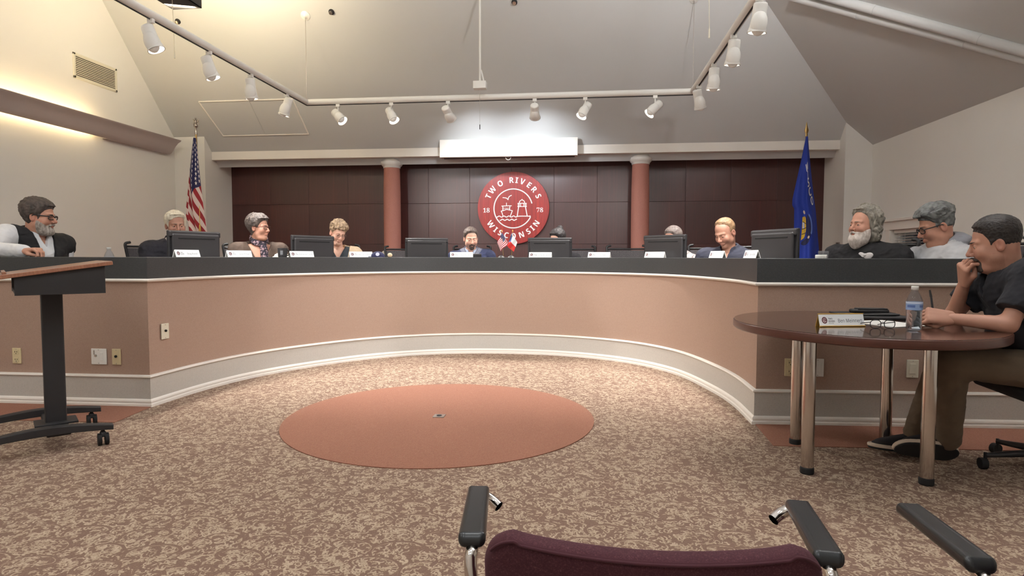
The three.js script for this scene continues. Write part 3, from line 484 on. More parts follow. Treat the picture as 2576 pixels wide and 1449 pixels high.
{
  const H = 1.75, W = 512, Hp = 1400;
  const cv = canvas(W, Hp, (x) => {
    const y = (m) => m / H * Hp, cpts = [[0, 0.42], [0.16, 0.46], [0.27, 0.58], [0.45, 0.78], [0.56, 0.80], [0.72, 0.70], [1, 0.66]];
    const slope = [[0, 0], [0.26, 0.07], [0.27, 0.12], [1, 0.62]];
    x.fillStyle = css(222, 206, 202); x.fillRect(0, 0, W, Hp);
    for (let s = -4; s < 13; s++) { if (s % 2 === 0) continue; x.fillStyle = css(150, 32, 42); const off = s * 0.085; x.beginPath(); x.moveTo(0, y(0.42 + off)); x.lineTo(0.27 * W, y(0.42 + off + 0.06)); x.lineTo(0.27 * W, y(0.42 + off + 0.145)); x.lineTo(0, y(0.42 + off + 0.085)); x.fill();
      const o2 = s * 0.115; x.beginPath(); x.moveTo(0.27 * W, y(0.42 + o2 + 0.02)); x.lineTo(W, y(0.42 + o2 + 0.60)); x.lineTo(W, y(0.42 + o2 + 0.715)); x.lineTo(0.27 * W, y(0.42 + o2 + 0.135)); x.fill(); }
    x.fillStyle = css(36, 38, 84); x.beginPath(); x.moveTo(0, 0); cpts.forEach(([a, b]) => x.lineTo(a * W, y(b))); x.lineTo(W, 0); x.fill();
    x.fillStyle = css(240, 232, 228); const R = rng(4);
    for (let r = 0; r < 11; r++) for (const a of [0.16, 0.36, 0.56, 0.76, 0.93]) { const yy = 0.07 + r * 0.066 + (a === 0.36 || a === 0.76 ? 0.033 : 0); const lim = a < 0.2 ? 0.42 : a < 0.4 ? 0.62 : a < 0.6 ? 0.74 : 0.64; if (yy < lim) star(x, (a + (R() - 0.5) * 0.04) * W, y(yy), 27); }
  });
  const t = thing('flag', 'striped flag with white stars on blue, draped on a pole by the left wall', 'flag', V3(-5.37, PLAT, 8.02));
  const top = 2.72 - PLAT;
  mesh('pole', rod(v3(0.03, 0.12, -0.03), v3(0.0, top + 0.06, -0.03), 0.014, 0.012, 14), M.brass, t);
  mesh('base', lathe([[0, 0], [0.17, 0], [0.172, 0.02], [0.12, 0.045], [0.04, 0.07], [0.024, 0.16], [0, 0.16]]), M.brass, t);
  const cl = mesh('cloth', drape([[0, -0.02], [0.1, -0.048], [0.32, -0.10], [0.48, -0.135], [0.54, -0.155], [0.62, -0.16], [0.68, -0.135], [0.72, -0.12], [1, -0.10]], [[0, 0.02], [0.1, 0.036], [0.3, 0.065], [0.5, 0.1], [0.7, 0.14], [1, 0.27]], H, cv, 1.7, 0.9), std({ map: tex(cv), roughness: 0.75 }), t); cl.position.set(0, top, 0);
  mesh('fringe_cord', tube([v3(0.10, top - 0.95, 0.085), v3(0.112, top - 1.08, 0.1), v3(0.117, top - 1.2, 0.11)], 0.004), M.gold, t);
  mesh('tassel', lathe([[0, 0.1], [0.01, 0.09], [0.012, 0.06], [0.018, 0], [0, 0]], 12).translate(0.118, top - 1.3, 0.11), M.gold, t);
  // eagle finial
  const e = mesh('eagle_finial', [lathe([[0.013, 0], [0.02, 0.01], [0.013, 0.03], [0.011, 0.09], [0.028, 0.11], [0.032, 0.13], [0.02, 0.15], [0, 0.155]], 16), new THREE.SphereGeometry(0.022, 14, 10).scale(0.8, 1.5, 1).translate(0, 0.18, 0), new THREE.SphereGeometry(0.012, 10, 8).translate(0.004, 0.222, 0.006), rod(v3(0.004, 0.222, 0.014), v3(0.006, 0.214, 0.03), 0.005, 0.001, 8), ...[-1, 1].flatMap((s) => [new THREE.SphereGeometry(0.03, 12, 8).scale(0.35, 1.2, 0.25).rotateZ(-s * 0.5).translate(s * 0.026, 0.19, -0.006), new THREE.SphereGeometry(0.03, 12, 8).scale(0.3, 1.0, 0.2).rotateZ(s * 0.25).translate(s * 0.04, 0.17, -0.01)])], M.steel, t); e.position.set(0, top + 0.05, -0.03);
}
{
  const H = 1.85, W = 768, Hp = 2000;
  const cv = canvas(W, Hp, (x) => {
    x.fillStyle = css(24, 52, 152); x.fillRect(0, 0, W, Hp);
    x.fillStyle = css(240, 236, 228); x.font = 'bold 200px sans-serif'; x.textAlign = 'center'; x.textBaseline = 'middle';
    [['W', 0.50, 0.205], ['I', 0.58, 0.262], ['S', 0.645, 0.312], ['C', 0.73, 0.372], ['O', 0.82, 0.43]].forEach(([ch, a, b]) => { x.save(); x.translate(a * W, b * Hp); x.rotate(-0.3); x.scale(1.0, 0.8); x.fillText(ch, 0, 0); x.restore(); });
    // coat of arms in the folds: gold shield pieces, pale figure arcs
    x.save(); x.translate(0.34 * W, 0.6 * Hp); x.fillStyle = css(226, 186, 52); x.beginPath(); x.moveTo(-40, -120); x.quadraticCurveTo(60, -150, 70, -90); x.lineTo(74, 30); x.quadraticCurveTo(40, 110, -20, 160); x.lineTo(-90, 190); x.quadraticCurveTo(-60, 40, -40, -120); x.fill();
    x.fillStyle = css(205, 208, 226); x.fillRect(-44, -50, 62, 84); x.strokeStyle = css(40, 36, 44); x.lineWidth = 9; for (const [a, b, c, e] of [[-40, -60, 70, -30], [-60, 40, 74, 20], [-70, 110, 50, 90], [10, -130, 10, 120]]) { x.beginPath(); x.moveTo(a, b); x.lineTo(c, e); x.stroke(); }
    x.fillStyle = css(220, 196, 170); x.beginPath(); x.ellipse(14, -185, 34, 22, 0.5, 0, 7); x.fill();
    x.fillStyle = css(30, 36, 78); x.beginPath(); x.ellipse(150, 20, 78, 170, 0, 0, 7); x.fill(); x.strokeStyle = css(120, 150, 220); x.lineWidth = 30; x.beginPath(); x.ellipse(168, 0, 84, 150, 0.05, -1.45, 0.75); x.stroke();
    x.fillStyle = css(222, 200, 172); x.beginPath(); x.ellipse(150, 150, 34, 18, -0.4, 0, 7); x.fill(); x.fillStyle = css(28, 32, 70); x.beginPath(); x.ellipse(40, 210, 130, 40, -0.2, 0, 7); x.fill(); x.restore();
  });
  const t = thing('flag', 'deep blue flag with white letters and a gold crest, draped at the right', 'flag', V3(2.77, PLAT, 8.0));
  const top = 2.57 - PLAT;
  mesh('pole', rod(v3(0.02, 0.12, -0.02), v3(0, top + 0.02, -0.02), 0.014, 0.012, 14), M.brass, t);
  mesh('base', lathe([[0, 0], [0.17, 0], [0.172, 0.02], [0.12, 0.045], [0.04, 0.07], [0.024, 0.16], [0, 0.16]]), M.brass, t);
  const cl = mesh('cloth', drape([[0, -0.012], [0.15, -0.06], [0.32, -0.12], [0.42, -0.155], [0.46, -0.155], [0.48, -0.13], [0.7, -0.125], [1, -0.125]], [[0, 0.012], [0.1, 0.03], [0.3, 0.075], [0.5, 0.13], [0.75, 0.18], [1, 0.23]], H, cv, 1.6, 2.6), std({ map: tex(cv), roughness: 0.7 }), t); cl.position.set(0, top, 0);
  const f = mesh('spear_finial', lathe([[0.012, 0], [0.018, 0.012], [0.012, 0.025], [0.018, 0.04], [0.026, 0.07], [0.014, 0.11], [0.003, 0.17], [0, 0.175]], 16).scale(1, 1, 0.5), M.brass, t); f.position.set(0, top + 0.01, -0.02);
}
// ---------------------------------------------------------------- task chairs behind the dais
function buildTaskChair(label) {
  const t = thing('task_chair', label, 'chair');
  for (let i = 0; i < 5; i++) { const a = i / 5 * Math.PI * 2 + 0.3, c = Math.cos(a), s = Math.sin(a); mesh('base_arm', rod(v3(c * 0.03, 0.1, s * 0.03), v3(c * 0.29, 0.07, s * 0.29), 0.022, 0.013, 10), M.plastic, t); mesh('caster', [xf(cyl(0.028, 0.028, 0.03, 0, 0, 0, 16), c * 0.3, 0.028, s * 0.3, 0, -a, Math.PI / 2), rod(v3(c * 0.29, 0.03, s * 0.29), v3(c * 0.29, 0.085, s * 0.29), 0.008)], M.rubber, t); }
  mesh('gas_column', [cyl(0.028, 0.028, 0.2, 0, 0.18, 0), cyl(0.016, 0.016, 0.2, 0, 0.3, 0)], M.plastic, t);
  mesh('seat', rbox(0.48, 0.07, 0.47, 0.03, 4).translate(0, 0.425, 0.02), M.blackMatte, t);
  const fr = []; const P = (x, y) => v3(x, y, -0.24 - 0.05 * (1 - (x / 0.24) ** 2) - (y - 0.62) * 0.14);
  for (const s of [-1, 1]) { const pts = []; for (let k = 0; k <= 8; k++) pts.push(P(s * (0.225 + 0.01 * Math.sin(k)), 0.6 + k * 0.062)); pts.push(P(s * 0.19, 1.112)); fr.push(tube(pts, 0.014)); }
  const bar = (y) => { const pts = []; for (let k = -6; k <= 6; k++) pts.push(P(k / 6 * 0.225, y)); return tube(pts, 0.011); };
  mesh('back_frame', [...fr, bar(1.07), bar(0.61)], M.plastic, t);
  const sheet = (y0, y1) => { const g = new THREE.PlaneGeometry(0.44, 1, 14, 6); const p = g.attributes.position, uv = g.attributes.uv; const sol = []; for (let i = 0; i < p.count; i++) { const q = P(p.getX(i), lerp(y0, y1, p.getY(i) + 0.5)); p.setXYZ(i, q.x, q.y, q.z); uv.setXY(i, q.x, q.y); } const b = g.clone().translate(0, 0, -0.008); g.computeVertexNormals(); b.computeVertexNormals(); return join([g, b]); };
  mesh('back_mesh', sheet(0.62, 1.055), M.chairMesh, t);
  mesh('lumbar_bar', bar(0.86), M.plastic, t);
  mesh('back_stem', tube([v3(0, 0.38, -0.12), v3(0, 0.42, -0.28), v3(0, 0.62, -0.31)], 0.022), M.plastic, t);
  return t;
}
const chairProto = buildTaskChair('dark mesh task chair at the left of the white-haired man');
let chairUsed = false;
function taskChair(X, Z, yawDeg, label) { const c = chairUsed ? copy(chairProto, label) : chairProto; c.userData.label = label; chairUsed = true; c.userData.group = 'task chairs behind the dais'; c.position.copy(V3(X, PLAT, Z)); c.rotation.y = yawDeg * D; return c; }
taskChair(-3.60, 6.22, 30, 'dark mesh chair behind the woman in the brown cardigan');
taskChair(-2.30, 7.60, 12, 'empty dark mesh chair in front of the left column');
taskChair(0.50, 7.22, -8, 'empty dark mesh chair in front of the right column');
taskChair(-0.12, 7.62, -12, 'dark mesh chair of the person with the dark hair bun');
taskChair(1.32, 6.7, -20, 'dark mesh chair of the person in the plaid shirt');
taskChair(2.66, 4.66, -75, 'dark chair behind the person in the pale grey hoodie');
taskChair(-4.08, 5.52, 50, 'dark mesh chair of the white-haired man');
// ---------------------------------------------------------------- monitors, back to the public
function buildMonitor(label) {
  const t = thing('monitor', label, 'monitor');                 // +z is its back
  mesh('housing', rbox(0.505, 0.315, 0.028, 0.008, 3).translate(0, 0.285, -0.004), M.plastic, t);
  mesh('back_shell', rbox(0.46, 0.27, 0.03, 0.014, 4).translate(0, 0.28, 0.02), M.monitorBack, t);
  mesh('top_lip', rbox(0.5, 0.05, 0.022, 0.01, 3).translate(0, 0.413, 0.014), M.monitorBack, t);
  mesh('vent_slot', box(0.36, 0.011, 0.006, 0.0, 0.376, 0.034, 0.002), M.slot, t);
  mesh('screen', box(0.48, 0.28, 0.002, 0, 0.288, -0.0188, 0.001), M.screen, t);
  mesh('neck', box(0.08, 0.2, 0.025, 0, 0.1, 0.045, 0.008), M.plastic, t);
  mesh('foot', rbox(0.24, 0.014, 0.18, 0.006, 3).translate(0, 0.007, 0.02), M.plastic, t);
  return t;
}
const monProto = buildMonitor('');
[[-3.36, 4.98, 72, 'black monitor in front of the white-haired man, farthest left'], [-2.80, 6.12, 58, 'black monitor between the brown cardigan and the blond woman'], [-1.82, 7.05, 13, 'black monitor left of the man in the blue jacket'], [-0.36, 6.98, 0, 'black monitor hiding the person with the dark hair bun'], [0.82, 6.18, -45, 'black monitor in front of the person in the plaid shirt'], [1.50, 4.98, -66, 'glossy dark monitor beside the blue flag, farthest right']].forEach(([X, Z, a, label], i) => { const m = i ? copy(monProto, label) : monProto; m.userData.label = label; m.userData.group = 'monitors on the dais'; m.position.copy(V3(X, DESK, Z)); m.rotation.y = a * D; });
// ---------------------------------------------------------------- name plates on the ledge
const ledgeLine = offset(curvePts, -0.1);
function ledgeAt(X, Z) { const ang = Math.atan2(X, Z); let b = 0, bd = 9; ledgeLine.forEach(([x, z], i) => { const d = Math.abs(Math.atan2(x, z) - ang); if (d < bd) { bd = d; b = i; } }); const i0 = Math.max(0, b - 2), i1 = Math.min(ledgeLine.length - 1, b + 2); const dx = ledgeLine[i1][0] - ledgeLine[i0][0], dz = ledgeLine[i1][1] - ledgeLine[i0][1]; return { X: ledgeLine[b][0], Z: ledgeLine[b][1], yaw: Math.atan2(dz, dx) }; }
function plateCanvas(text, big) {
  return canvas(1024, 240, (x, W, H) => {
    x.fillStyle = css(240, 242, 244); x.fillRect(0, 0, W, H);
    x.fillStyle = css(big ? 92 : 80, 40, 48); x.beginPath(); x.arc(118, 118, 62, 0, 7); x.fill(); x.strokeStyle = css(240, 225, 225); x.lineWidth = 7; x.beginPath(); x.arc(118, 118, 36, 0.3, 5.9); x.stroke(); x.beginPath(); x.moveTo(92, 132); x.lineTo(146, 132); x.moveTo(104, 130); x.lineTo(108, 108); x.lineTo(132, 106); x.stroke();
    x.fillStyle = css(60, 62, 70); x.textAlign = 'left'; x.textBaseline = 'middle'; x.font = 'bold 44px sans-serif'; x.fillText('TWO', 205, 90); x.fillText('RIVERS', 205, 136); x.font = '22px sans-serif'; x.fillText('WISCONSIN', 206, 172);
    x.font = (big ? '92' : '80') + 'px sans-serif'; x.textAlign = 'center'; x.fillStyle = css(74, 80, 88); x.fillText(text, 700, 128);
  });
}
function namePlate(label, text, w, h, pos, yaw, gold) {
  const t = thing('name_plate', label, 'name plate', pos, yaw, gold ? undefined : 'name plates on the dais ledge');
  const tilt = -0.3;
  const card = mesh('card', (() => { const g = new THREE.BoxGeometry(w, h, 0.004); return g.translate(0, h / 2, 0); })(), [0, 1, 2, 3, 4, 5].map((i) => (i === 4 ? std({ map: tex(plateCanvas(text, gold)), roughness: 0.5 }) : M.paper)), t);
  card.rotation.x = tilt; card.position.z = 0.012;
  if (gold) { const q = mesh('gold_edge', [box(w + 0.006, 0.006, 0.01, 0, 0.003, 0.001), box(w + 0.006, 0.005, 0.008, 0, h, 0.0)], M.gold, t); q.rotation.x = tilt; q.position.z = 0.012; }
  const b = mesh('prop', (() => { const g = new THREE.BoxGeometry(w, h * 0.98, 0.003); return g.translate(0, h * 0.49, 0); })(), gold ? M.gold : M.paper, t); b.rotation.x = 0.35; b.position.z = -0.012 - h * 0.5;
  b.rotation.x = 0.3; b.position.z = 0.012 - 2 * h * Math.sin(0.3);
  return t;
}
[['Doug Brandt', -3.1, 4.52, 'white name plate before the leftmost monitor'], ['Scott Pilman', -2.97, 5.1, 'white name plate before the woman in the brown cardigan'], ['Katherine Landby', -2.7, 5.68, 'white name plate before the second monitor from the left'], ['Bernadine Moritz', -2.33, 6.15, 'white name plate at the elbow of the blond woman'], ['Kyle Kordell', -1.31, 6.78, 'white name plate before the man in the blue jacket'], ['Amanda Baryenbruch', -0.455, 6.74, 'white name plate before the monitor hiding the dark bun'], ['Tim Petri', 0.16, 6.45, 'white name plate beside the empty chair at the right column'], ['Adam Wachowski', 0.72, 5.93, 'white name plate before the monitor of the plaid shirt'], ['Bill LeClair', 1.08, 5.0, 'white name plate left of the navy polo badge'], ['Dan LeClair', 1.165, 4.44, 'white name plate at the glossy far right monitor']].forEach(([txt, X, Z, label]) => { const p = ledgeAt(X, Z); namePlate(label, txt, 0.255, 0.06, V3(p.X, LEDGE, p.Z), p.yaw); });
// ---------------------------------------------------------------- small things on the dais
function mug(label, X, Y, Z, r, h, mat, withLid) { const t = thing('mug', label, 'mug', V3(X, Y, Z)); mesh('body', lathe([[0, 0], [r * 0.86, 0], [r * 0.9, 0.006], [r, h], [r - 0.004, h], [r * 0.84, 0.01], [0, 0.008]]), mat, t); mesh('handle', new THREE.TorusGeometry(h * 0.3, 0.006, 8, 20, Math.PI * 1.1).rotateZ(-Math.PI / 2 - 0.1).translate(r * 0.9, h * 0.5, 0), mat, t); return t; }
{ const p = ledgeAt(-2.86, 5.55); const t = mug('black mug with a pale print on the ledge, right of the brown cardigan', p.X - 0.02, LEDGE, p.Z + 0.06, 0.045, 0.085, M.black); t.rotation.y = 0.5; const pr = mesh('print', new THREE.CylinderGeometry(0.0455, 0.043, 0.04, 12, 1, true, -0.5, 0.55).translate(0, 0.042, 0), std({ color: C(120, 122, 126), roughness: 0.6 }), t);
  const n = thing('napkin', 'crumpled cream napkin on the desk behind the black mug', 'napkin', V3(p.X - 0.14, DESK, p.Z + 0.26)); const g = mergeVertices(new THREE.IcosahedronGeometry(0.08, 5)); const q = g.attributes.position; for (let i = 0; i < q.count; i++) { const s = 1 + 0.9 * fbm(q.getX(i) * 22 + 3, q.getY(i) * 22, q.getZ(i) * 22, 3); q.setXYZ(i, q.getX(i) * s * 1.25, Math.max(0, 0.125 + q.getY(i) * s * 1.6), q.getZ(i) * s); } g.computeVertexNormals(); mesh('paper', g, std({ color: C(216, 204, 184), roughness: 0.9 }), n); }
{ const p = ledgeAt(-2.17, 6.24); const c = thing('cap', 'navy cap with a pale round patch on the ledge beside the blond woman', 'cap', V3(p.X + 0.06, LEDGE, p.Z + 0.04), 0.2); mesh('crown', new THREE.SphereGeometry(0.062, 24, 12, 0, 6.3, 0, Math.PI / 2).scale(1.25, 1, 1.1), std({ color: C(34, 34, 66), roughness: 0.9 }), c); mesh('brim', new THREE.CylinderGeometry(0.07, 0.075, 0.006, 24).scale(1, 1, 0.8).translate(-0.02, 0.004, 0.05), std({ color: C(34, 34, 66), roughness: 0.9 }), c); mesh('patch', xf(cyl(0.02, 0.02, 0.006, 0, 0, 0, 20), 0.006, 0.03, 0.06, Math.PI / 2 - 0.4), std({ color: C(180, 182, 200), roughness: 0.8 }), c);
  const s = thing('shell', 'small pale cream object on the ledge right of the navy cap', 'ornament', V3(p.X + 0.2, LEDGE, p.Z + 0.02)); mesh('body', new THREE.SphereGeometry(0.024, 16, 12).scale(1.1, 0.95, 0.8).translate(0, 0.0225, 0), std({ color: C(196, 180, 150), roughness: 0.8 }), s); }
function bottleSmall(label, X, Y, Z, s = 1) {
  const t = thing('water_bottle', label, 'bottle', V3(X, Y, Z)); t.scale.setScalar(s);
  mesh('body', lathe([[0, 0], [0.026, 0], [0.032, 0.006], [0.033, 0.03], [0.0315, 0.045], [0.033, 0.06], [0.031, 0.075], [0.033, 0.09], [0.034, 0.13], [0.033, 0.145], [0.026, 0.165], [0.0145, 0.186], [0.0135, 0.196], [0.0125, 0.196], [0.0125, 0.186], [0.024, 0.164], [0.031, 0.144], [0.032, 0.1], [0.031, 0.03], [0.025, 0.004], [0, 0.003]], 36), phys({ color: C(244, 247, 250), transmission: 1, roughness: 0.06, ior: 1.3, thickness: 0 }), t);
  mesh('water', lathe([[0, 0.004], [0.024, 0.004], [0.0305, 0.01], [0.031, 0.09], [0.0312, 0.118], [0, 0.118]], 32), phys({ color: C(246, 249, 250), transmission: 1, roughness: 0.02, ior: 1.33, thickness: 0.05 }), t);
  mesh('label_band', new THREE.CylinderGeometry(0.0345, 0.0342, 0.038, 36, 1, true).translate(0, 0.118, 0), std({ map: tex(canvas(512, 96, (x, W, H) => { x.fillStyle = css(140, 165, 205); x.fillRect(0, 0, W, H); x.fillStyle = css(205, 216, 235); x.fillRect(0, 0, W, 20); x.fillStyle = css(86, 112, 168); for (let i = 0; i < 4; i++) x.fillRect(i * 128 + 14, 36, 84, 30); })), roughness: 0.4 }), t);
  mesh('cap', lathe([[0, 0.21], [0.0145, 0.21], [0.0155, 0.207], [0.0155, 0.192], [0, 0.192]], 24), M.white, t);
  return t;
}
bottleSmall('small clear bottle with a white cap on the left wing ledge by the vest man', -3.657, LEDGE - 0.135, 4.36, 1.0);
{ const t = thing('jar', 'small white lidded jar on the right wing beside the blue flag', 'jar', V3(1.613, LEDGE - 0.03, 4.335)); mesh('body', lathe([[0, 0], [0.032, 0], [0.034, 0.01], [0.034, 0.03], [0, 0.03]]), phys({ color: C(225, 225, 225), transmission: 0.6, roughness: 0.2, thickness: 0 }), t); mesh('lid', lathe([[0.035, 0.03], [0.037, 0.034], [0.037, 0.05], [0.034, 0.054], [0, 0.054]]), M.white, t); 
  const g = thing('tumbler', 'clear drinking glass behind the white jar on the right wing', 'glass', V3(1.727, DESK + 0.13, 4.6)); mesh('body', lathe([[0, 0], [0.03, 0], [0.036, 0.14], [0.034, 0.14], [0.028, 0.006], [0, 0.006]]), phys({ color: C(225, 225, 228), transmission: 0.9, roughness: 0.1, thickness: 0 }), g); }
{ // open laptop before the man in the blue jacket
  const t = thing('laptop', 'dark laptop before the man in the blue jacket, only its lid edge showing', 'laptop', V3(-1.33, DESK, 7.0), 6 * D);
  mesh('base', rbox(0.36, 0.018, 0.25, 0.006, 3).translate(0, 0.009, -0.03), M.plastic, t); const lid = mesh('lid', rbox(0.36, 0.24, 0.009, 0.004, 3).translate(0, 0.12, 0), M.monitorBack, t); lid.position.set(0, 0.018, 0.095); lid.rotation.x = 0.18; mesh('screen', box(0.33, 0.2, 0.002, 0, 0.125, -0.005, 0.001), M.screen, lid); mesh('edge', box(0.36, 0.004, 0.01, 0, 0.24, 0, 0.001), M.steel, lid); }
// two desk flags and their dark bases
function deskFlag(label, X, Z, lean, cv, seed) {
  const t = thing('desk_flag', label, 'flag', V3(X, DESK, Z));
  mesh('base', lathe([[0, 0], [0.042, 0], [0.042, 0.01], [0.028, 0.02], [0.009, 0.03], [0, 0.03]]), M.black, t);
  const top = v3(lean, 0.51, 0); mesh('stick', rod(v3(0, 0.02, 0), top, 0.003, 0.003, 8), M.brass, t); mesh('finial', new THREE.SphereGeometry(0.006, 10, 8).scale(1, 2.2, 1).translate(top.x, top.y + 0.012, top.z), M.gold, t);
  const NU = 20, NV = 20, g = new THREE.PlaneGeometry(1, 1, NU, NV), p = g.attributes.position, uv = g.attributes.uv;
  // hoist along the stick; the cloth hangs down and away from it
  for (let i = 0; i < p.count; i++) { const s = p.getX(i) + 0.5, h = 0.5 - p.getY(i); uv.setXY(i, s, 1 - h); const dir = lean < 0 ? -1 : 1, y = 0.5 - h * 0.11 - s * 0.11, x = lean * (0.96 - 0.3 * h) + dir * (s * 0.04 - 0.0) - dir * (1 - s) * 0.02 + 0.02 * h * Math.sin(s * 5 + seed) + (h - 0.3) * 0.05 * -dir; p.setXYZ(i, x, y, 0.012 * Math.sin(s * 9 + h * 2 + seed) + 0.012); }
  g.computeVertexNormals(); const b = g.clone().translate(0, 0, -0.0012); mesh('cloth', join([g, b]), std({ map: tex(cv), roughness: 0.8 }), t); return t;
}
deskFlag('small striped desk flag with stars, left of the red and white one', -0.885, 6.98, -0.03, canvas(256, 160, (x, W, H) => { for (let i = 0; i < 13; i++) { x.fillStyle = i % 2 ? css(236, 226, 224) : css(176, 52, 66); x.fillRect(0, i * H / 13, W, H / 13 + 1); } x.fillStyle = css(52, 54, 104); x.fillRect(0, 0, W * 0.42, H * 7 / 13); x.fillStyle = '#fff'; for (let i = 0; i < 5; i++) for (let j = 0; j < 4; j++) star(x, 14 + i * 20, 12 + j * 20, 6); }), 0.5);
deskFlag('small white and red desk flag with a blue wedge, right of the striped one', -0.81, 6.99, 0.02, canvas(256, 160, (x, W, H) => { x.fillStyle = css(232, 230, 230); x.fillRect(0, 0, W, H / 2); x.fillStyle = css(206, 50, 46); x.fillRect(0, H / 2, W, H / 2); x.fillStyle = css(64, 80, 130); x.beginPath(); x.moveTo(0, 0); x.lineTo(W * 0.45, H / 2); x.lineTo(0, H); x.fill(); }), 2.4);
for (const [X, label] of [[-0.862, 'low dark rounded ornament on the ledge below the striped desk flag'], [-0.772, 'low dark rounded ornament on the ledge below the white and red desk flag']]) { const p = ledgeAt(X, 6.75); const t = thing('paperweight', label, 'ornament', V3(p.X, LEDGE, p.Z)); mesh('dome', new THREE.SphereGeometry(0.03, 20, 10, 0, 6.3, 0, Math.PI / 2).scale(1.1, 0.75, 1), M.black, t); mesh('rim', lathe([[0, 0], [0.036, 0], [0.036, 0.004], [0, 0.004]], 24), M.steel, t); }
{ const b = thing('wall_bracket', 'small grey plate on the niche side wall right of the blue flag', 'bracket', V3(NR - 0.001, 1.17, 8.45), -Math.PI / 2); mesh('plate', box(0.09, 0.2, 0.02, 0, 0, 0.01), M.steel, b); mesh('cover', box(0.06, 0.12, 0.01, 0, 0, 0.024), M.offwhite, b); }

// ---------------------------------------------------------------- lectern
{
  const t = thing('lectern', 'rolling lectern with slanted wooden top, black shelf box and black post', 'lectern', V3(-2.98, 0, 3.12), 47 * D);
  const u0 = -0.165, u1 = 0.23, wA = -0.37, wB = 0.22, yb = 0.868;
  const side = new THREE.Shape([[u0, yb], [u1, yb], [u1, 1.02], [u0, 0.962]].map(([a, b]) => new THREE.Vector2(a, b)));
  const slab = (z) => new THREE.ExtrudeGeometry(side, { depth: 0.018, bevelEnabled: true, bevelSize: 0.0015, bevelThickness: 0.0015, bevelSegments: 1 }).translate(0, 0, z);
  mesh('side_panel', slab(wB - 0.018), M.black, t); mesh('side_panel', slab(wA), M.black, t);
  mesh('back_panel', box(0.018, 1.018 - yb, wB - wA - 0.04, u1 - 0.009, (yb + 1.018) / 2, (wA + wB) / 2), M.black, t);
  mesh('shelf', box(u1 - u0, 0.018, wB - wA, (u0 + u1) / 2, yb + 0.009, (wA + wB) / 2), M.black, t);
  const top = mesh('reading_top', box(0.50, 0.022, wB - wA + 0.04, 0, 0, 0, 0.004), M.lectTop, t); top.position.set(0.02, 1.0, (wA + wB) / 2); top.rotation.z = 0.147;
  mesh('book_stop', box(0.018, 0.014, wB - wA - 0.06, -0.225, 0.017, 0, 0.003), M.lectTop, top);
  mesh('post', [boxUV(rbox(0.1, 0.78, 0.075, 0.008, 3).translate(0, 0.48, -0.02))], M.black, t);
  mesh('cross_bar', box(0.11, 0.035, 0.52, 0, 0.102, -0.075, 0.006), M.black, t);
  mesh('gusset', [box(0.2, 0.012, 0.16, 0, 0.125, -0.02, 0.003)], M.black, t);
  for (const z of [0.19, -0.335]) {
    const pts = []; for (let k = 0; k <= 10; k++) { const q = k / 10; pts.push([lerp(-0.36, 0.245, q), 0.092 + 0.034 * Math.sin(Math.PI * q)]); }
    const s = new THREE.Shape([...pts.map(([a, b]) => new THREE.Vector2(a, b + 0.016)), ...pts.slice().reverse().map(([a, b]) => new THREE.Vector2(a, b - 0.016 * Math.sin(Math.PI * (a + 0.36) / 0.605) - 0.004))]);
    mesh('foot', new THREE.ExtrudeGeometry(s, { depth: 0.05, bevelEnabled: true, bevelSize: 0.004, bevelThickness: 0.004, bevelSegments: 2 }).translate(0, 0, z - 0.025), M.black, t);
    for (const x of [-0.32, 0.2]) { const c = mesh('caster', [rod(v3(x, 0.06, z), v3(x, 0.098, z), 0.009), rbox(0.028, 0.03, 0.05, 0.008, 2).translate(x, 0.062, z)], M.blackMatte, t); for (const d of [-0.017, 0.017]) mesh('wheel', xf(cyl(0.034, 0.034, 0.018, 0, 0, 0, 24), x + d, 0.034, z + 0.006, 0, 0, Math.PI / 2), M.rubber, c); }
  }
}
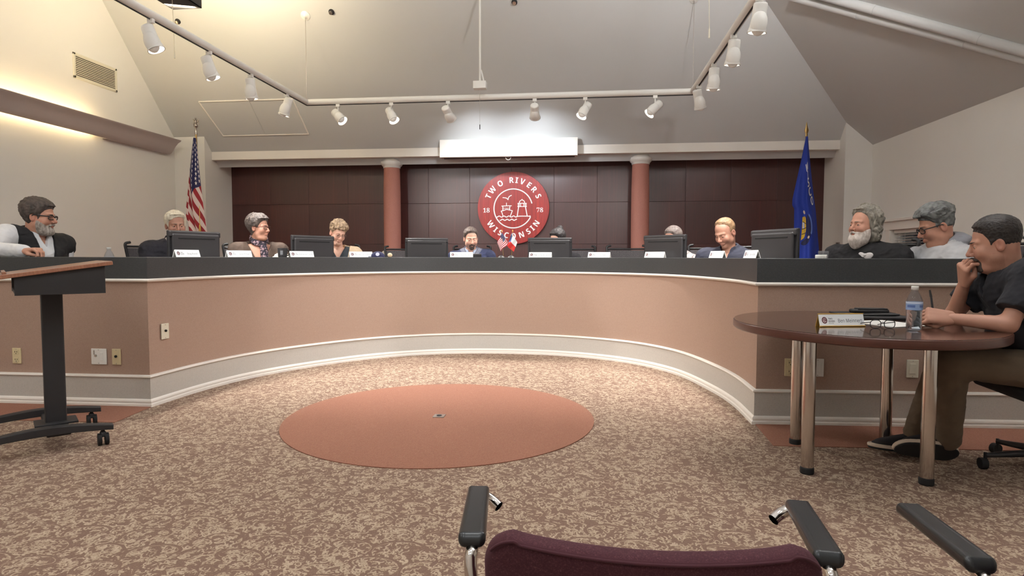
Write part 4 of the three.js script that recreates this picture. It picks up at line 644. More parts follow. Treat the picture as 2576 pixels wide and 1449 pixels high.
// ---------------------------------------------------------------- round table
const TH = 0.737;
{
  const t = thing('round_table', 'dark wood round table on chrome legs at the right', 'table', V3(1.43, 0, 3.33));
  const rx = 0.605, rz = 0.68, shape = new THREE.Shape(); shape.absellipse(0, 0, rx - 0.003, rz - 0.003, 0, Math.PI * 2);
  const top = new THREE.CylinderGeometry(1, 1, 0.006, 96).scale(rx - 0.006, 1, rz - 0.006).translate(0, TH - 0.003, 0); boxUV(top);
  mesh('table_top', top, M.tableTop, t);
  const edge = new THREE.LatheGeometry([[0.6, 0], [0.99, 0], [1, 0.15], [1, 0.88], [0.992, 0.98], [0.985, 1.0], [0.6, 0.99]].map(([r, y]) => new THREE.Vector2(r, y * 0.042)), 96).scale(rx, 1, rz).translate(0, TH - 0.0435, 0);
  { const p = edge.attributes.position, uv = edge.attributes.uv; for (let i = 0; i < p.count; i++) uv.setXY(i, p.getY(i) * 1.0, Math.atan2(p.getZ(i), p.getX(i)) * 0.65); }
  mesh('table_edge', edge, M.tableEdge, t);
  mesh('underside', new THREE.CylinderGeometry(1, 1, 0.01, 64).scale(rx * 0.95, 1, rz * 0.95).translate(0, TH - 0.04, 0), M.black, t);
  for (const [X, Z] of [[1.231, 3.615], [1.125, 3.129], [1.70, 3.58], [1.634, 3.04]]) { const l = mesh('leg', lathe([[0, 0.03], [0.03, 0.03], [0.03, TH - 0.05], [0, TH - 0.05]], 32), M.chrome, t); l.position.set(X - 1.43, 0, -(Z - 3.33)); mesh('foot_cap', lathe([[0, 0], [0.031, 0], [0.0325, 0.006], [0.0325, 0.026], [0.0305, 0.034], [0, 0.034]], 28), M.rubber, l); }
  namePlate('large name plate with gold edges on the round table', 'Ben Meinnert', 0.232, 0.064, V3(1.262, TH, 3.12), -0.42 + 1.0 * 0.78 - 0.14, true);
  bottleSmall('clear water bottle with a blue label on the round table', 1.525, TH, 2.985, 0.98);
  const pf = thing('portfolio', 'black zip portfolio lying open on the far side of the round table', 'portfolio', V3(1.62, TH, 3.62), -0.05); mesh('cover', rbox(0.34, 0.014, 0.26, 0.006, 3).translate(0, 0.007, 0), M.blackMatte, pf); mesh('flap', xf(rbox(0.3, 0.01, 0.2, 0.005, 3), -0.03, 0.02, -0.02, 0, 0, 0.02), M.black, pf);
  const cs = thing('glasses_case', 'slim black case lying on the portfolio', 'case', V3(1.62, TH + 0.024, 3.64), 0.02); mesh('body', rbox(0.2, 0.022, 0.055, 0.01, 4).translate(0, 0.011, 0), M.black, cs); mesh('flap', rbox(0.16, 0.006, 0.05, 0.003, 2).translate(0.01, 0.024, 0), M.blackMatte, cs);
  const pa = thing('paper', 'white sheet of paper under the folded glasses on the round table', 'paper', V3(1.55, TH, 3.28), 0.35); mesh('sheet', box(0.215, 0.0016, 0.28, 0, 0.0009, 0, 0.0005), M.paper, pa); mesh('second_sheet', xf(box(0.215, 0.0012, 0.28, 0, 0, 0, 0.0004), 0.004, 0.0024, 0.003, 0, 0.03), M.paper, pa);
  // folded-open spectacles
  const gl = thing('eyeglasses', 'black half-rim spectacles lying in front of the gold-edged name plate', 'glasses', V3(1.425, TH, 3.06), 0.1);
  const rim = (cx) => { const p = []; for (let k = 0; k <= 28; k++) { const a = k / 28 * Math.PI * 2, c = Math.cos(a), s = Math.sin(a); p.push(v3(cx + 0.025 * Math.sign(c) * Math.abs(c) ** 0.7, 0.021 + 0.019 * Math.sign(s) * Math.abs(s) ** 0.8, 0)); } return p; };
  mesh('rim', tube(rim(-0.033), 0.0019), M.black, gl); mesh('rim', tube(rim(0.033), 0.0019), M.black, gl);
  mesh('bridge', tube([v3(-0.009, 0.026, 0), v3(0, 0.029, 0.002), v3(0.009, 0.026, 0)], 0.0019), M.black, gl);
  for (const s of [-1, 1]) { mesh('temple', tube([v3(s * 0.059, 0.03, 0), v3(s * 0.061, 0.022, -0.05), v3(s * 0.058, 0.01, -0.11), v3(s * 0.056, 0.004, -0.135)], 0.002), M.black, gl); mesh('lens', new THREE.CylinderGeometry(0.023, 0.023, 0.0012, 24).rotateX(Math.PI / 2).scale(1.05, 0.8, 1).translate(s * 0.033, 0.021, 0), phys({ transmission: 1, roughness: 0.02, thickness: 0 }), gl); }
}
// ---------------------------------------------------------------- public chairs in the foreground
function buildArmChair(label) {
  const t = thing('stacking_chair', label, 'chair');            // faces -z (into the room); origin under the seat centre
  const w = 0.226, topY = (x) => 0.688 + 0.010 * Math.pow(Math.abs(x / w), 2), bend = (x, y) => 0.035 * (1 - (x / w) ** 2) + (y - 0.5) * 0.16;
  const back = (() => { // padded back with a saddle-shaped top edge, bent round the sitter
    const r = 0.05, NX = 60, NY = 30, pos = [], idx = [];
    const inside = (x, y) => { const ax = Math.abs(x), cy = topY(w) - r, q = ax > w - r && y > cy ? Math.hypot(ax - (w - r), y - cy) - r : Math.max(ax - w, y - topY(x)); return Math.max(q, 0.42 - y); };
    const N = 150, ring = []; for (let i = 0; i < N; i++) { const a = i / N * Math.PI * 2, c = Math.cos(a), q = Math.sin(a); let lo = 0, hi = 0.4; for (let k = 0; k < 24; k++) { const m = (lo + hi) / 2; if (inside(c * m, 0.56 + q * m) < 0) lo = m; else hi = m; } ring.push([c * lo, q * lo]); }
    const sec = [[0.0, 0.0], [0.5, 0.0], [0.9, 0.001], [0.96, 0.003], [0.985, 0.008], [1, 0.016], [1, 0.03], [0.985, 0.038], [0.96, 0.043], [0.9, 0.046], [0.5, 0.05], [0, 0.05]];
    for (const [k, z] of sec) for (const [x, y] of ring) { const X = x * k, Y = 0.56 + y * k; pos.push(X, Y, -z + 0.03 + bend(X, Y)); }
    for (let j = 0; j < sec.length - 1; j++) for (let i = 0; i < N; i++) { const a = j * N + i, b = j * N + (i + 1) % N, c = a + N, d = b + N; idx.push(a, b, c, b, d, c); }
    const g = new THREE.BufferGeometry(); g.setAttribute('position', new THREE.Float32BufferAttribute(pos, 3)); g.setIndex(idx); g.computeVertexNormals(); return boxUV(g);
  })();
  mesh('backrest', back, M.burgundy, t).position.set(0, 0, 0.185);
  const pip = []; for (let i = 0; i <= 60; i++) { const a = Math.PI * (1 - i / 60), x = Math.cos(a) * (w - 0.012); const ax = Math.abs(x), y = ax > w - 0.05 ? topY(w) - 0.05 + Math.sqrt(Math.max(0, 0.0462 ** 2 - (ax - (w - 0.05)) ** 2)) : topY(x) - 0.004; pip.push(v3(x, y, 0.185 + 0.0285 + bend(x, y))); }
  mesh('piping', tube(pip, 0.0022, 120, 6), M.burgundy, t);
  mesh('seat', boxUV(rbox(0.45, 0.07, 0.40, 0.03, 4).translate(0, 0.40, 0.03)), M.burgundy, t);
  for (const s of [-1, 1]) {
    const f = s * 0.276, b = s * 0.252;                         // arms splay a little towards the front
    mesh('frame', tube([v3(s * 0.235, 0.012, 0.27), v3(s * 0.236, 0.3, 0.235), v3(s * 0.242, 0.52, 0.205), v3(b, 0.624, 0.19), v3(b + s * 0.001, 0.64, 0.165), v3(s * 0.264, 0.646, 0.07), v3(f, 0.644, -0.02), v3(f - s * 0.006, 0.638, -0.036), v3(f - s * 0.022, 0.628, -0.038), v3(f - s * 0.036, 0.62, -0.03)], 0.0098, 90, 12), M.chrome, t);
    mesh('front_leg', tube([v3(s * 0.235, 0.012, -0.24), v3(s * 0.225, 0.25, -0.2), v3(s * 0.21, 0.4, -0.15)], 0.011, 20, 12), M.chrome, t);
    mesh('side_rail', tube([v3(s * 0.21, 0.4, -0.16), v3(s * 0.22, 0.4, 0.1), v3(s * 0.236, 0.42, 0.225)], 0.01, 20, 12), M.chrome, t);
    const pad = (() => { const g = rbox(0.04, 0.024, 0.208, 0.0105, 5); const p = g.attributes.position; for (let i = 0; i < p.count; i++) { const z = p.getZ(i), x = p.getX(i); p.setX(i, x * (1 + z * 0.4)); p.setY(i, p.getY(i) - 0.014 * Math.max(0, -z / 0.1) ** 3 - 0.012 * Math.max(0, z / 0.1) ** 3 + (p.getY(i) > 0 ? 0.004 * ((x / 0.02) ** 2 - 1) : 0)); } g.computeVertexNormals(); return g; })();
    const m = mesh('arm_pad', pad, M.armPad, t); m.position.set(s * 0.2645, 0.664, 0.075); m.rotation.y = -s * 0.115;
    mesh('glide', cyl(0.014, 0.016, 0.014, s * 0.235, 0.007, 0.27), M.rubber, t); mesh('glide', cyl(0.014, 0.016, 0.014, s * 0.235, 0.007, -0.24), M.rubber, t);
  }
  return t;
}
const ac = buildArmChair('burgundy stacking chair with black arms in the foreground centre');
ac.position.copy(V3(0.094, 0, 1.047)); ac.userData.group = 'burgundy chairs of the public seats';
{ const c = copy(ac, 'neighbouring chair at the lower right, only its black left arm showing'); c.position.copy(V3(0.822, 0, 1.02)); c.rotation.y = -0.13; }
// rolling chair of the man at the round table
{ const c = copy(chairProto, 'black rolling chair under the man at the round table'); delete c.userData.group; c.position.copy(V3(2.34, 0, 3.28)); c.rotation.y = -95 * D; }
// ---------------------------------------------------------------- people: distance fields meshed by surface nets
const smin = (a, b, k) => { const h = Math.max(k - Math.abs(a - b), 0) / k; return Math.min(a, b) - h * h * k * 0.25; };
const smax = (a, b, k) => -smin(-a, -b, k);
const ell = (x, y, z, a, b, c) => { const k0 = Math.hypot(x / a, y / b, z / c), k1 = Math.hypot(x / (a * a), y / (b * b), z / (c * c)); return k1 < 1e-9 ? -Math.min(a, b, c) : k0 * (k0 - 1) / k1; };
const cap = (x, y, z, A, B, ra, rb) => { const bx = B[0] - A[0], by = B[1] - A[1], bz = B[2] - A[2], px = x - A[0], py = y - A[1], pz = z - A[2]; const t = clamp((px * bx + py * by + pz * bz) / (bx * bx + by * by + bz * bz + 1e-12), 0, 1); return Math.hypot(px - bx * t, py - by * t, pz - bz * t) - lerp(ra, rb, t); };
function isoMesh(f, lo, hi, cell, color) {
  const n = [0, 1, 2].map((i) => Math.max(2, Math.ceil((hi[i] - lo[i]) / cell) + 1)), [nx, ny, nz] = n, S = nx * ny * nz, val = new Float32Array(S);
  const at = (i, j, k) => (k * ny + j) * nx + i;
  // coarse pass first: skip blocks that the surface cannot reach
  const B = 4; val.fill(1);
  for (let k0 = 0; k0 < nz; k0 += B) for (let j0 = 0; j0 < ny; j0 += B) for (let i0 = 0; i0 < nx; i0 += B) {
    const c = f(lo[0] + (i0 + B / 2) * cell, lo[1] + (j0 + B / 2) * cell, lo[2] + (k0 + B / 2) * cell), far = Math.abs(c) > cell * B * 1.9;
    for (let k = k0; k < Math.min(nz, k0 + B); k++) for (let j = j0; j < Math.min(ny, j0 + B); j++) for (let i = i0; i < Math.min(nx, i0 + B); i++) val[at(i, j, k)] = far ? c : f(lo[0] + i * cell, lo[1] + j * cell, lo[2] + k * cell);
  }
  const vid = new Int32Array(S).fill(-1), pos = [], idx = [];
  const E = [[0, 0, 0, 1, 0, 0], [0, 1, 0, 1, 1, 0], [0, 0, 1, 1, 0, 1], [0, 1, 1, 1, 1, 1], [0, 0, 0, 0, 1, 0], [1, 0, 0, 1, 1, 0], [0, 0, 1, 0, 1, 1], [1, 0, 1, 1, 1, 1], [0, 0, 0, 0, 0, 1], [1, 0, 0, 1, 0, 1], [0, 1, 0, 0, 1, 1], [1, 1, 0, 1, 1, 1]];
  for (let k = 0; k < nz - 1; k++) for (let j = 0; j < ny - 1; j++) for (let i = 0; i < nx - 1; i++) {
    let m = 0, x = 0, y = 0, z = 0;
    for (const [a, b, c, d, e, g] of E) { const u = val[at(i + a, j + b, k + c)], v = val[at(i + d, j + e, k + g)]; if ((u < 0) !== (v < 0)) { const t = u / (u - v); x += a + (d - a) * t; y += b + (e - b) * t; z += c + (g - c) * t; m++; } }
    if (m) { vid[at(i, j, k)] = pos.length / 3; pos.push(lo[0] + (i + x / m) * cell, lo[1] + (j + y / m) * cell, lo[2] + (k + z / m) * cell); }
  }
  const quad = (a, b, c, d, flip) => { if (a < 0 || b < 0 || c < 0 || d < 0) return; if (flip) idx.push(a, c, b, a, d, c); else idx.push(a, b, c, a, c, d); };
  for (let k = 1; k < nz - 1; k++) for (let j = 1; j < ny - 1; j++) for (let i = 1; i < nx - 1; i++) {
    const s = val[at(i, j, k)] < 0;
    if (s !== val[at(i + 1, j, k)] < 0) quad(vid[at(i, j - 1, k - 1)], vid[at(i, j, k - 1)], vid[at(i, j, k)], vid[at(i, j - 1, k)], !s);
    if (s !== val[at(i, j + 1, k)] < 0) quad(vid[at(i - 1, j, k - 1)], vid[at(i - 1, j, k)], vid[at(i, j, k)], vid[at(i, j, k - 1)], !s);
    if (s !== val[at(i, j, k + 1)] < 0) quad(vid[at(i - 1, j - 1, k)], vid[at(i, j - 1, k)], vid[at(i, j, k)], vid[at(i - 1, j, k)], !s);
  }
  const g = new THREE.BufferGeometry(); g.setAttribute('position', new THREE.Float32BufferAttribute(pos, 3)); g.setIndex(idx); g.computeVertexNormals();
  // gradient normals are smoother than face averages
  const N = new Float32Array(pos.length), h = cell * 0.5;
  for (let i = 0; i < pos.length; i += 3) { const x = pos[i], y = pos[i + 1], z = pos[i + 2]; const a = f(x + h, y, z) - f(x - h, y, z), b = f(x, y + h, z) - f(x, y - h, z), c = f(x, y, z + h) - f(x, y, z - h), l = Math.hypot(a, b, c) || 1; N[i] = a / l; N[i + 1] = b / l; N[i + 2] = c / l; }
  g.setAttribute('normal', new THREE.BufferAttribute(N, 3));
  if (color) { const c = new Float32Array(pos.length), k = new THREE.Color(); for (let i = 0; i < pos.length; i += 3) { color(k, pos[i], pos[i + 1], pos[i + 2]); c[i] = k.r; c[i + 1] = k.g; c[i + 2] = k.b; } g.setAttribute('color', new THREE.BufferAttribute(c, 3)); }
  return g;
}
const mix = (k, a, b, t) => k.copy(a).lerp(b, clamp(t, 0, 1));
const vmat = (o) => std({ vertexColors: true, roughness: 0.6, ...o });
M.skin = phys({ vertexColors: true, roughness: 0.52, sheen: 0.15, sheenRoughness: 0.6 });
M.hair = vmat({ roughness: 0.62 });
M.cloth = vmat({ roughness: 0.92 });
M.eyeWhite = vmat({ roughness: 0.2 });
// --- head in its own frame: +z face, +y up, ear height at y = 0
function skull(x, y, z, o) { return smin(ell(x, y - 0.042, z + 0.012, 0.0745, 0.086, 0.094), ell(x, y + 0.03, z - 0.02, 0.061 * o.jaw, 0.084, 0.068), 0.03); }
function headField(o) {
  const nl = o.nose || 1, sm = o.smile || 0;
  return (x, y, z) => {
    const ax = Math.abs(x);
    let d = skull(x, y, z, o);
    d = smin(d, ell(ax - 0.043 * o.jaw, y + 0.06, z - 0.008, 0.022, 0.026, 0.03), 0.03);
    d = smin(d, ell(x, y + 0.102, z - 0.062, 0.024 * o.jaw, 0.017, 0.018), 0.028);
    if (o.fat) d = smin(d, ell(x, y + 0.105, z - 0.025, 0.05 * o.fat, 0.03, 0.045), 0.03);
    d = smin(d, cap(ax, y, z, [0.008, 0.024, 0.083], [0.042, 0.024, 0.066], 0.011, 0.009), 0.014);
    d = smin(d, Math.hypot(ax - 0.041, y + 0.028, z - 0.058) - 0.023, 0.028);
    if (z > 0.02) {
      d = smax(d, -(Math.hypot(ax - 0.031, (y - 0.004) * 1.25, z - 0.1) - 0.0185), 0.012);
      d = smin(d, Math.hypot(ax - 0.031, y - 0.003, z - 0.0715) - 0.0142, 0.004);
      d = smax(d, -(cap(ax, y, z, [0.023, o.lid ?? 0.0015, 0.088], [0.039, o.lid ?? 0.0015, 0.082], 0.0036, 0.003)), 0.0015);
      d = smin(d, cap(x, y, z, [0, 0.014, 0.086], [0, -0.028, 0.103 + 0.004 * nl], 0.0075, 0.0115 * nl), 0.012);
      d = smin(d, Math.hypot(x, y + 0.031, z - 0.105) - 0.0115 * nl, 0.006);
      d = smin(d, Math.hypot(ax - 0.0125, y + 0.035, z - 0.094) - 0.0085 * nl, 0.007);
      d = smax(d, -(Math.hypot(ax - 0.006, y + 0.042, z - 0.104) - 0.004), 0.003);
      const my = y + 0.066 - sm * ax * 9 * ax;
      d = smin(d, cap(ax, my, z, [0, 0.0045, 0.0905], [0.021, 0.001, 0.078], 0.0062, 0.003), 0.008);
      d = smin(d, cap(ax, my, z, [0, -0.0065, 0.0885], [0.017, -0.003, 0.078], 0.0068, 0.004), 0.008);
      d = smax(d, -cap(ax, my, z, [0, -0.0008, 0.0965], [0.023, -0.001, 0.083], 0.0022, 0.0016), 0.0025);
      d = smax(d, -cap(ax, y, z, [0.017, -0.034, 0.094], [0.029, -0.064, 0.082], 0.0015, 0.0015), 0.01);
    }
    if (ax > 0.05) {
      const ca = Math.cos(0.32), sa = Math.sin(0.32), ex = (ax - 0.078) * ca + (z + 0.014) * sa, ez = -(ax - 0.078) * sa + (z + 0.014) * ca, ey = y + 0.004;
      let e = ell(ex, ey, ez, 0.0085, 0.031 - 0.0 * ez, 0.019 + 0.1 * Math.max(0, ey) * 0.1);
      e = smax(e, -ell(ex - 0.009, ey - 0.003, ez - 0.002, 0.007, 0.02, 0.011), 0.003);
      d = smin(d, e, 0.006);
    }
    return d;
  };
}
const SK = { fair: [C(206, 156, 132), C(186, 116, 98)], pale: [C(218, 174, 152), C(198, 132, 114)], tan: [C(184, 138, 116), C(162, 100, 84)] };
function skinColor(o) {
  const [a, b] = SK[o.skin || 'fair'];
  return (k, x, y, z) => {
    let r = 0.18 + 0.25 * fbm(x * 40, y * 40, z * 40, 3);
    r += 0.35 * Math.exp(-((Math.abs(x) - 0.04) ** 2 + (y + 0.03) ** 2) / 0.0005) + 0.4 * Math.exp(-(x * x + (y + 0.03) ** 2) / 0.0002) + (z > 0.03 ? 0.9 * Math.exp(-((x / 0.02) ** 2 + ((y + 0.066) / 0.007) ** 2)) : 0) + (Math.abs(x) > 0.07 && y > -0.04 && y < 0.04 ? 0.35 : 0);
    mix(k, a, b, r);
    if (o.stubble && z > -0.02) { const s = clamp((-0.035 - y) * 40, 0, 1) * (0.35 + 0.3 * fbm(x * 300, y * 300, z * 300, 2)); k.lerp(o.stubble, s * 0.55); }
  };
}
// piecewise line through [y, z] pairs, for hairlines
const pw = (L, y) => { if (y <= L[0][0]) return L[0][1]; for (let i = 1; i < L.length; i++) if (y <= L[i][0]) { const [a, p] = L[i - 1], [b, q] = L[i]; return lerp(p, q, (y - a) / (b - a)); } return L[L.length - 1][1]; };
const LINE = { // [height, how far forward hair reaches at that height]
  short: [[-0.1, -0.2], [-0.085, -0.055], [-0.04, -0.03], [-0.03, 0.012], [-0.012, 0.024], [0.03, 0.034], [0.06, 0.046], [0.078, 0.056], [0.09, 0.075], [0.1, 0.2]],
  balding: [[-0.1, -0.2], [-0.085, -0.055], [-0.04, -0.03], [-0.03, 0.005], [-0.012, 0.016], [0.03, 0.016], [0.06, 0.01], [0.085, 0.02], [0.105, 0.045], [0.118, 0.07]],
  bob: [[-0.12, -0.2], [-0.1, -0.03], [-0.05, -0.008], [-0.03, 0.01], [0.0, 0.022], [0.04, 0.036], [0.065, 0.05], [0.08, 0.065], [0.088, 0.2]],
  long: [[-0.19, -0.3], [-0.16, -0.02], [-0.1, -0.01], [-0.03, 0.004], [0.02, 0.02], [0.06, 0.03], [0.085, 0.045], [0.1, 0.06], [0.11, 0.2]],
};
function hairField(o, h) {
  const line = h.line || LINE.short, th = h.thick || (() => 0.012), amp = h.amp ?? 0.005, fr = h.freq || [60, 22, 22];
  return (x, y, z) => {
    const base = skull(x, y, z, o);
    const zl = pw(line, y) - (h.part ? h.part(x, y) : 0), edge = clamp(Math.min(zl, pw(line, y - 0.02) + 0.012) - z, 0, 0.035) / 0.035;
    let d = base - th(x, y, z) * (0.25 + 0.75 * edge * (2 - edge));
    if (h.extra) d = h.extra(d, x, y, z);
    d -= amp * (fbm(x * fr[0] + 7, y * fr[1], z * fr[2], 3) * 1.6);
    d = smax(d, (z - zl) * 0.75, 0.008);
    if (!h.coverEars) { const ax = Math.abs(x); d = smax(d, 0.026 - Math.hypot((ax - 0.083) * 0.8, y + 0.006, z + 0.008), 0.008); }
    return smax(d, -(base + 0.006), 0.003);
  };
}
function beardField(o, b) {
  return (x, y, z) => {
    const ax = Math.abs(x), f = headBaseFast(o)(x, y, z);
    const yl = b.goatee ? -0.052 : lerp(-0.045, -0.018 + (b.high || 0), clamp((0.09 - z) / 0.08, 0, 1)) - 0.006;
    let d = f - b.t * (0.55 + 0.45 * clamp((-0.05 - y) * 18, 0, 1));
    if (b.long) d = smin(d, ell(x, y + 0.115, z - 0.058, 0.046, b.long, 0.036), 0.03);
    d -= 0.006 * fbm(x * 70, y * 26, z * 70, 3);
    d = smax(d, y - yl, 0.008);
    d = smax(d, 0.004 - z * (b.goatee ? 1 : 0.9) + (b.goatee ? 0.058 : 0), 0.008);
    if (b.goatee) d = smax(d, ax - 0.036, 0.006);
    d = smax(d, -ell(x, y + 0.067, z - 0.1, 0.02, 0.0075, 0.022), 0.004);
    d = smax(d, -0.125 - (b.long || 0) - y, 0.01);
    // moustache
    d = smin(d, cap(ax, y, z, [0.004, -0.0515, 0.0985], [0.03, -0.062, 0.082], 0.0075 * (b.mo ?? 1), 0.005 * (b.mo ?? 1)) - 0.002 * fbm(x * 120, y * 60, z * 60, 2), 0.003);
    return smax(d, -(f + 0.005), 0.002);
  };
}
const headBaseFast = (o) => (x, y, z) => { let d = skull(x, y, z, o); d = smin(d, ell(Math.abs(x) - 0.043 * o.jaw, y + 0.06, z - 0.008, 0.022, 0.026, 0.03), 0.03); d = smin(d, ell(x, y + 0.102, z - 0.062, 0.024 * o.jaw, 0.017, 0.018), 0.028); if (o.fat) d = smin(d, ell(x, y + 0.105, z - 0.025, 0.05 * o.fat, 0.03, 0.045), 0.03); return d; };
const streak = (a, b, f = 60) => (k, x, y, z) => mix(k, a, b, 0.5 + 1.3 * fbm(x * f, y * f * 0.35, z * f * 0.6 + 3, 3));
function glassesOn(parent, o) {                                 // worn spectacles in head space
  const w = o.w || 0.027, hh = o.h || 0.018, r = o.r || 0.0018, m = o.mat || M.black, zf = o.z || 0.101, cy = o.y || 0.002;
  const g = new THREE.Group(); g.name = 'eyeglasses'; parent.add(g);
  const rim = (s) => { const p = []; for (let k = 0; k <= 24; k++) { const a = k / 24 * Math.PI * 2, c = Math.cos(a), q = Math.sin(a), X = s * 0.033 + w * Math.sign(c) * Math.abs(c) ** 0.75; p.push(v3(X, cy + hh * Math.sign(q) * Math.abs(q) ** 0.75, zf - Math.abs(X) * 0.16 - (q < 0 ? 0.003 : 0))); } return tube(p, r, 48, 6); };
  mesh('frame', [rim(-1), rim(1), tube([v3(-0.008, cy + 0.005, zf), v3(0, cy + 0.008, zf + 0.003), v3(0.008, cy + 0.005, zf)], r)], m, g);
  for (const s of [-1, 1]) { mesh('temple', tube([v3(s * 0.059, cy + 0.008, zf - 0.01), v3(s * 0.076, cy + 0.01, 0.04), v3(s * 0.08, cy + 0.012, -0.005), v3(s * 0.078, cy - 0.01, -0.03)], r * (o.temple || 1)), m, g); mesh('lens', new THREE.CylinderGeometry(1, 1, 0.001, 20).rotateX(Math.PI / 2).scale(w * 0.97, hh * 0.97, 1).translate(s * 0.033, cy, zf - 0.006), phys({ transmission: 1, roughness: 0.03, thickness: 0, color: o.tint || C(245, 245, 245) }), g); }
  return g;
}
// --- hand as palm plus five bent fingers: wrist, pointing dir, palm normal, per-finger curl, side (+1 left hand, -1 right)
function handParts(wr, dir, pn, curl, side, s = 1, thumbIn = 0.4) {
  const d = dir.clone().normalize(), n = pn.clone().addScaledVector(d, -pn.dot(d)).normalize(), t = new THREE.Vector3().crossVectors(d, n).multiplyScalar(side).normalize(); // t: towards the thumb
  const P = []; const A = (p) => [p.x, p.y, p.z]; const at = (a, b, c) => wr.clone().addScaledVector(d, a * s).addScaledVector(t, b * s).addScaledVector(n, c * s);
  for (const [b, e] of [[-0.026, -0.03], [-0.009, -0.01], [0.009, 0.01], [0.024, 0.03]]) P.push([A(at(0.0, b * 0.75, 0)), A(at(0.085, e, 0)), 0.0155 * s, 0.0125 * s, 0.02]);
  const L = [[0.03, 0.094, 0.078], [0.0105, 0.098, 0.086], [-0.0095, 0.095, 0.08], [-0.029, 0.086, 0.062]];
  L.forEach(([b, a, len], i) => { const c = Array.isArray(curl) ? curl[i] : curl; let p = at(a - 0.008, b, 0), ang = c * 0.75; const seg = [0.46, 0.3, 0.24]; let r = 0.0098 - i * 0.0005; seg.forEach((q, j) => { const e = p.clone().addScaledVector(d, Math.cos(ang) * len * q * s).addScaledVector(n, Math.sin(ang) * len * q * s).addScaledVector(t, b * 0.12 * s); P.push([A(p), A(e), r * s, (r - 0.0008) * s, 0.005]); p = e; ang += c * 1.0; r -= 0.0009; }); });
  { const p0 = at(0.02, 0.022, 0.006), p1 = at(0.052, 0.046 - 0.01 * thumbIn, 0.014 + 0.012 * thumbIn), p2 = at(0.083, 0.05 - 0.03 * thumbIn, 0.02 + 0.02 * thumbIn), p3 = at(0.105, 0.047 - 0.05 * thumbIn, 0.022 + 0.024 * thumbIn); P.push([A(p0), A(p1), 0.0165 * s, 0.0125 * s, 0.014], [A(p1), A(p2), 0.0122 * s, 0.0106 * s, 0.006], [A(p2), A(p3), 0.0106 * s, 0.0088 * s, 0.004]); }
  return P;
}
const partsField = (P) => (x, y, z) => { let d = 9; for (const [a, b, ra, rb, k] of P) d = smin(d, cap(x, y, z, a, b, ra, rb), k); return d; };
const boundsOf = (P, pad) => { const lo = [9, 9, 9], hi = [-9, -9, -9]; for (const [a, b, ra, rb] of P) for (const [q, r] of [[a, ra], [b, rb]]) for (let i = 0; i < 3; i++) { lo[i] = Math.min(lo[i], q[i] - r - pad); hi[i] = Math.max(hi[i], q[i] + r + pad); } return [lo, hi]; };
// --- clothed torso with arms. J: joints in the person's frame
function torsoField(J, o, inf) {
  const w = o.wide || 1, b = o.belly || 1, S = J.shL, T = J.shR;
  const nb = J.neck, ch = [nb[0] * 0.75 + J.hip[0] * 0.25, lerp(J.hip[1], nb[1], 0.66), lerp(J.hip[2], nb[2], 0.7)], wa = [nb[0] * 0.3 + J.hip[0] * 0.7, lerp(J.hip[1], nb[1], 0.3), lerp(J.hip[2], nb[2], 0.3)];
  const yawT = Math.atan2(-(S[2] - T[2]), S[0] - T[0]), cy = Math.cos(yawT), sy = Math.sin(yawT);
  const rot = (x, y, z, c) => { const X = x - c[0], Z = z - c[2]; return [X * cy - Z * sy, y - c[1], X * sy + Z * cy]; };
  const A = o.arm || 1, gap = o.loose || 0;
  const chestB = [nb[0], nb[1] - 0.06, nb[2]];
  const armL = (x, y, z) => smin(cap(x, y, z, S, J.elL, 0.056 * A, 0.044 * A), o.shortSleeve ? 9 : cap(x, y, z, J.elL, J.wrL, 0.043 * A, 0.033), 0.02), armR = (x, y, z) => smin(cap(x, y, z, T, J.elR, 0.056 * A, 0.044 * A), o.shortSleeve ? 9 : cap(x, y, z, J.elR, J.wrR, 0.043 * A, 0.033), 0.02);
  return (x, y, z) => {
    let q = rot(x, y, z, ch), d = ell(q[0], q[1], q[2], 0.168 * w, 0.2, 0.115 * (0.5 + 0.5 * b));
    q = rot(x, y, z, wa); d = smin(d, ell(q[0], q[1], q[2] - 0.05 * (b - 1), 0.155 * w * (0.6 + 0.4 * b), 0.19, 0.118 * b), 0.07);
    q = rot(x, y, z, J.hip); d = smin(d, ell(q[0], q[1] - 0.02, q[2], 0.175 * w, 0.12, 0.14), 0.06);
    d = smin(d, cap(x, y, z, S, chestB, 0.062 * A, 0.066), 0.05); d = smin(d, cap(x, y, z, T, chestB, 0.062 * A, 0.066), 0.05);
    if (!o.noArms) d = smin(d, Math.min(armL(x, y, z), armR(x, y, z)), 0.035);
    return d - inf;
  };
}
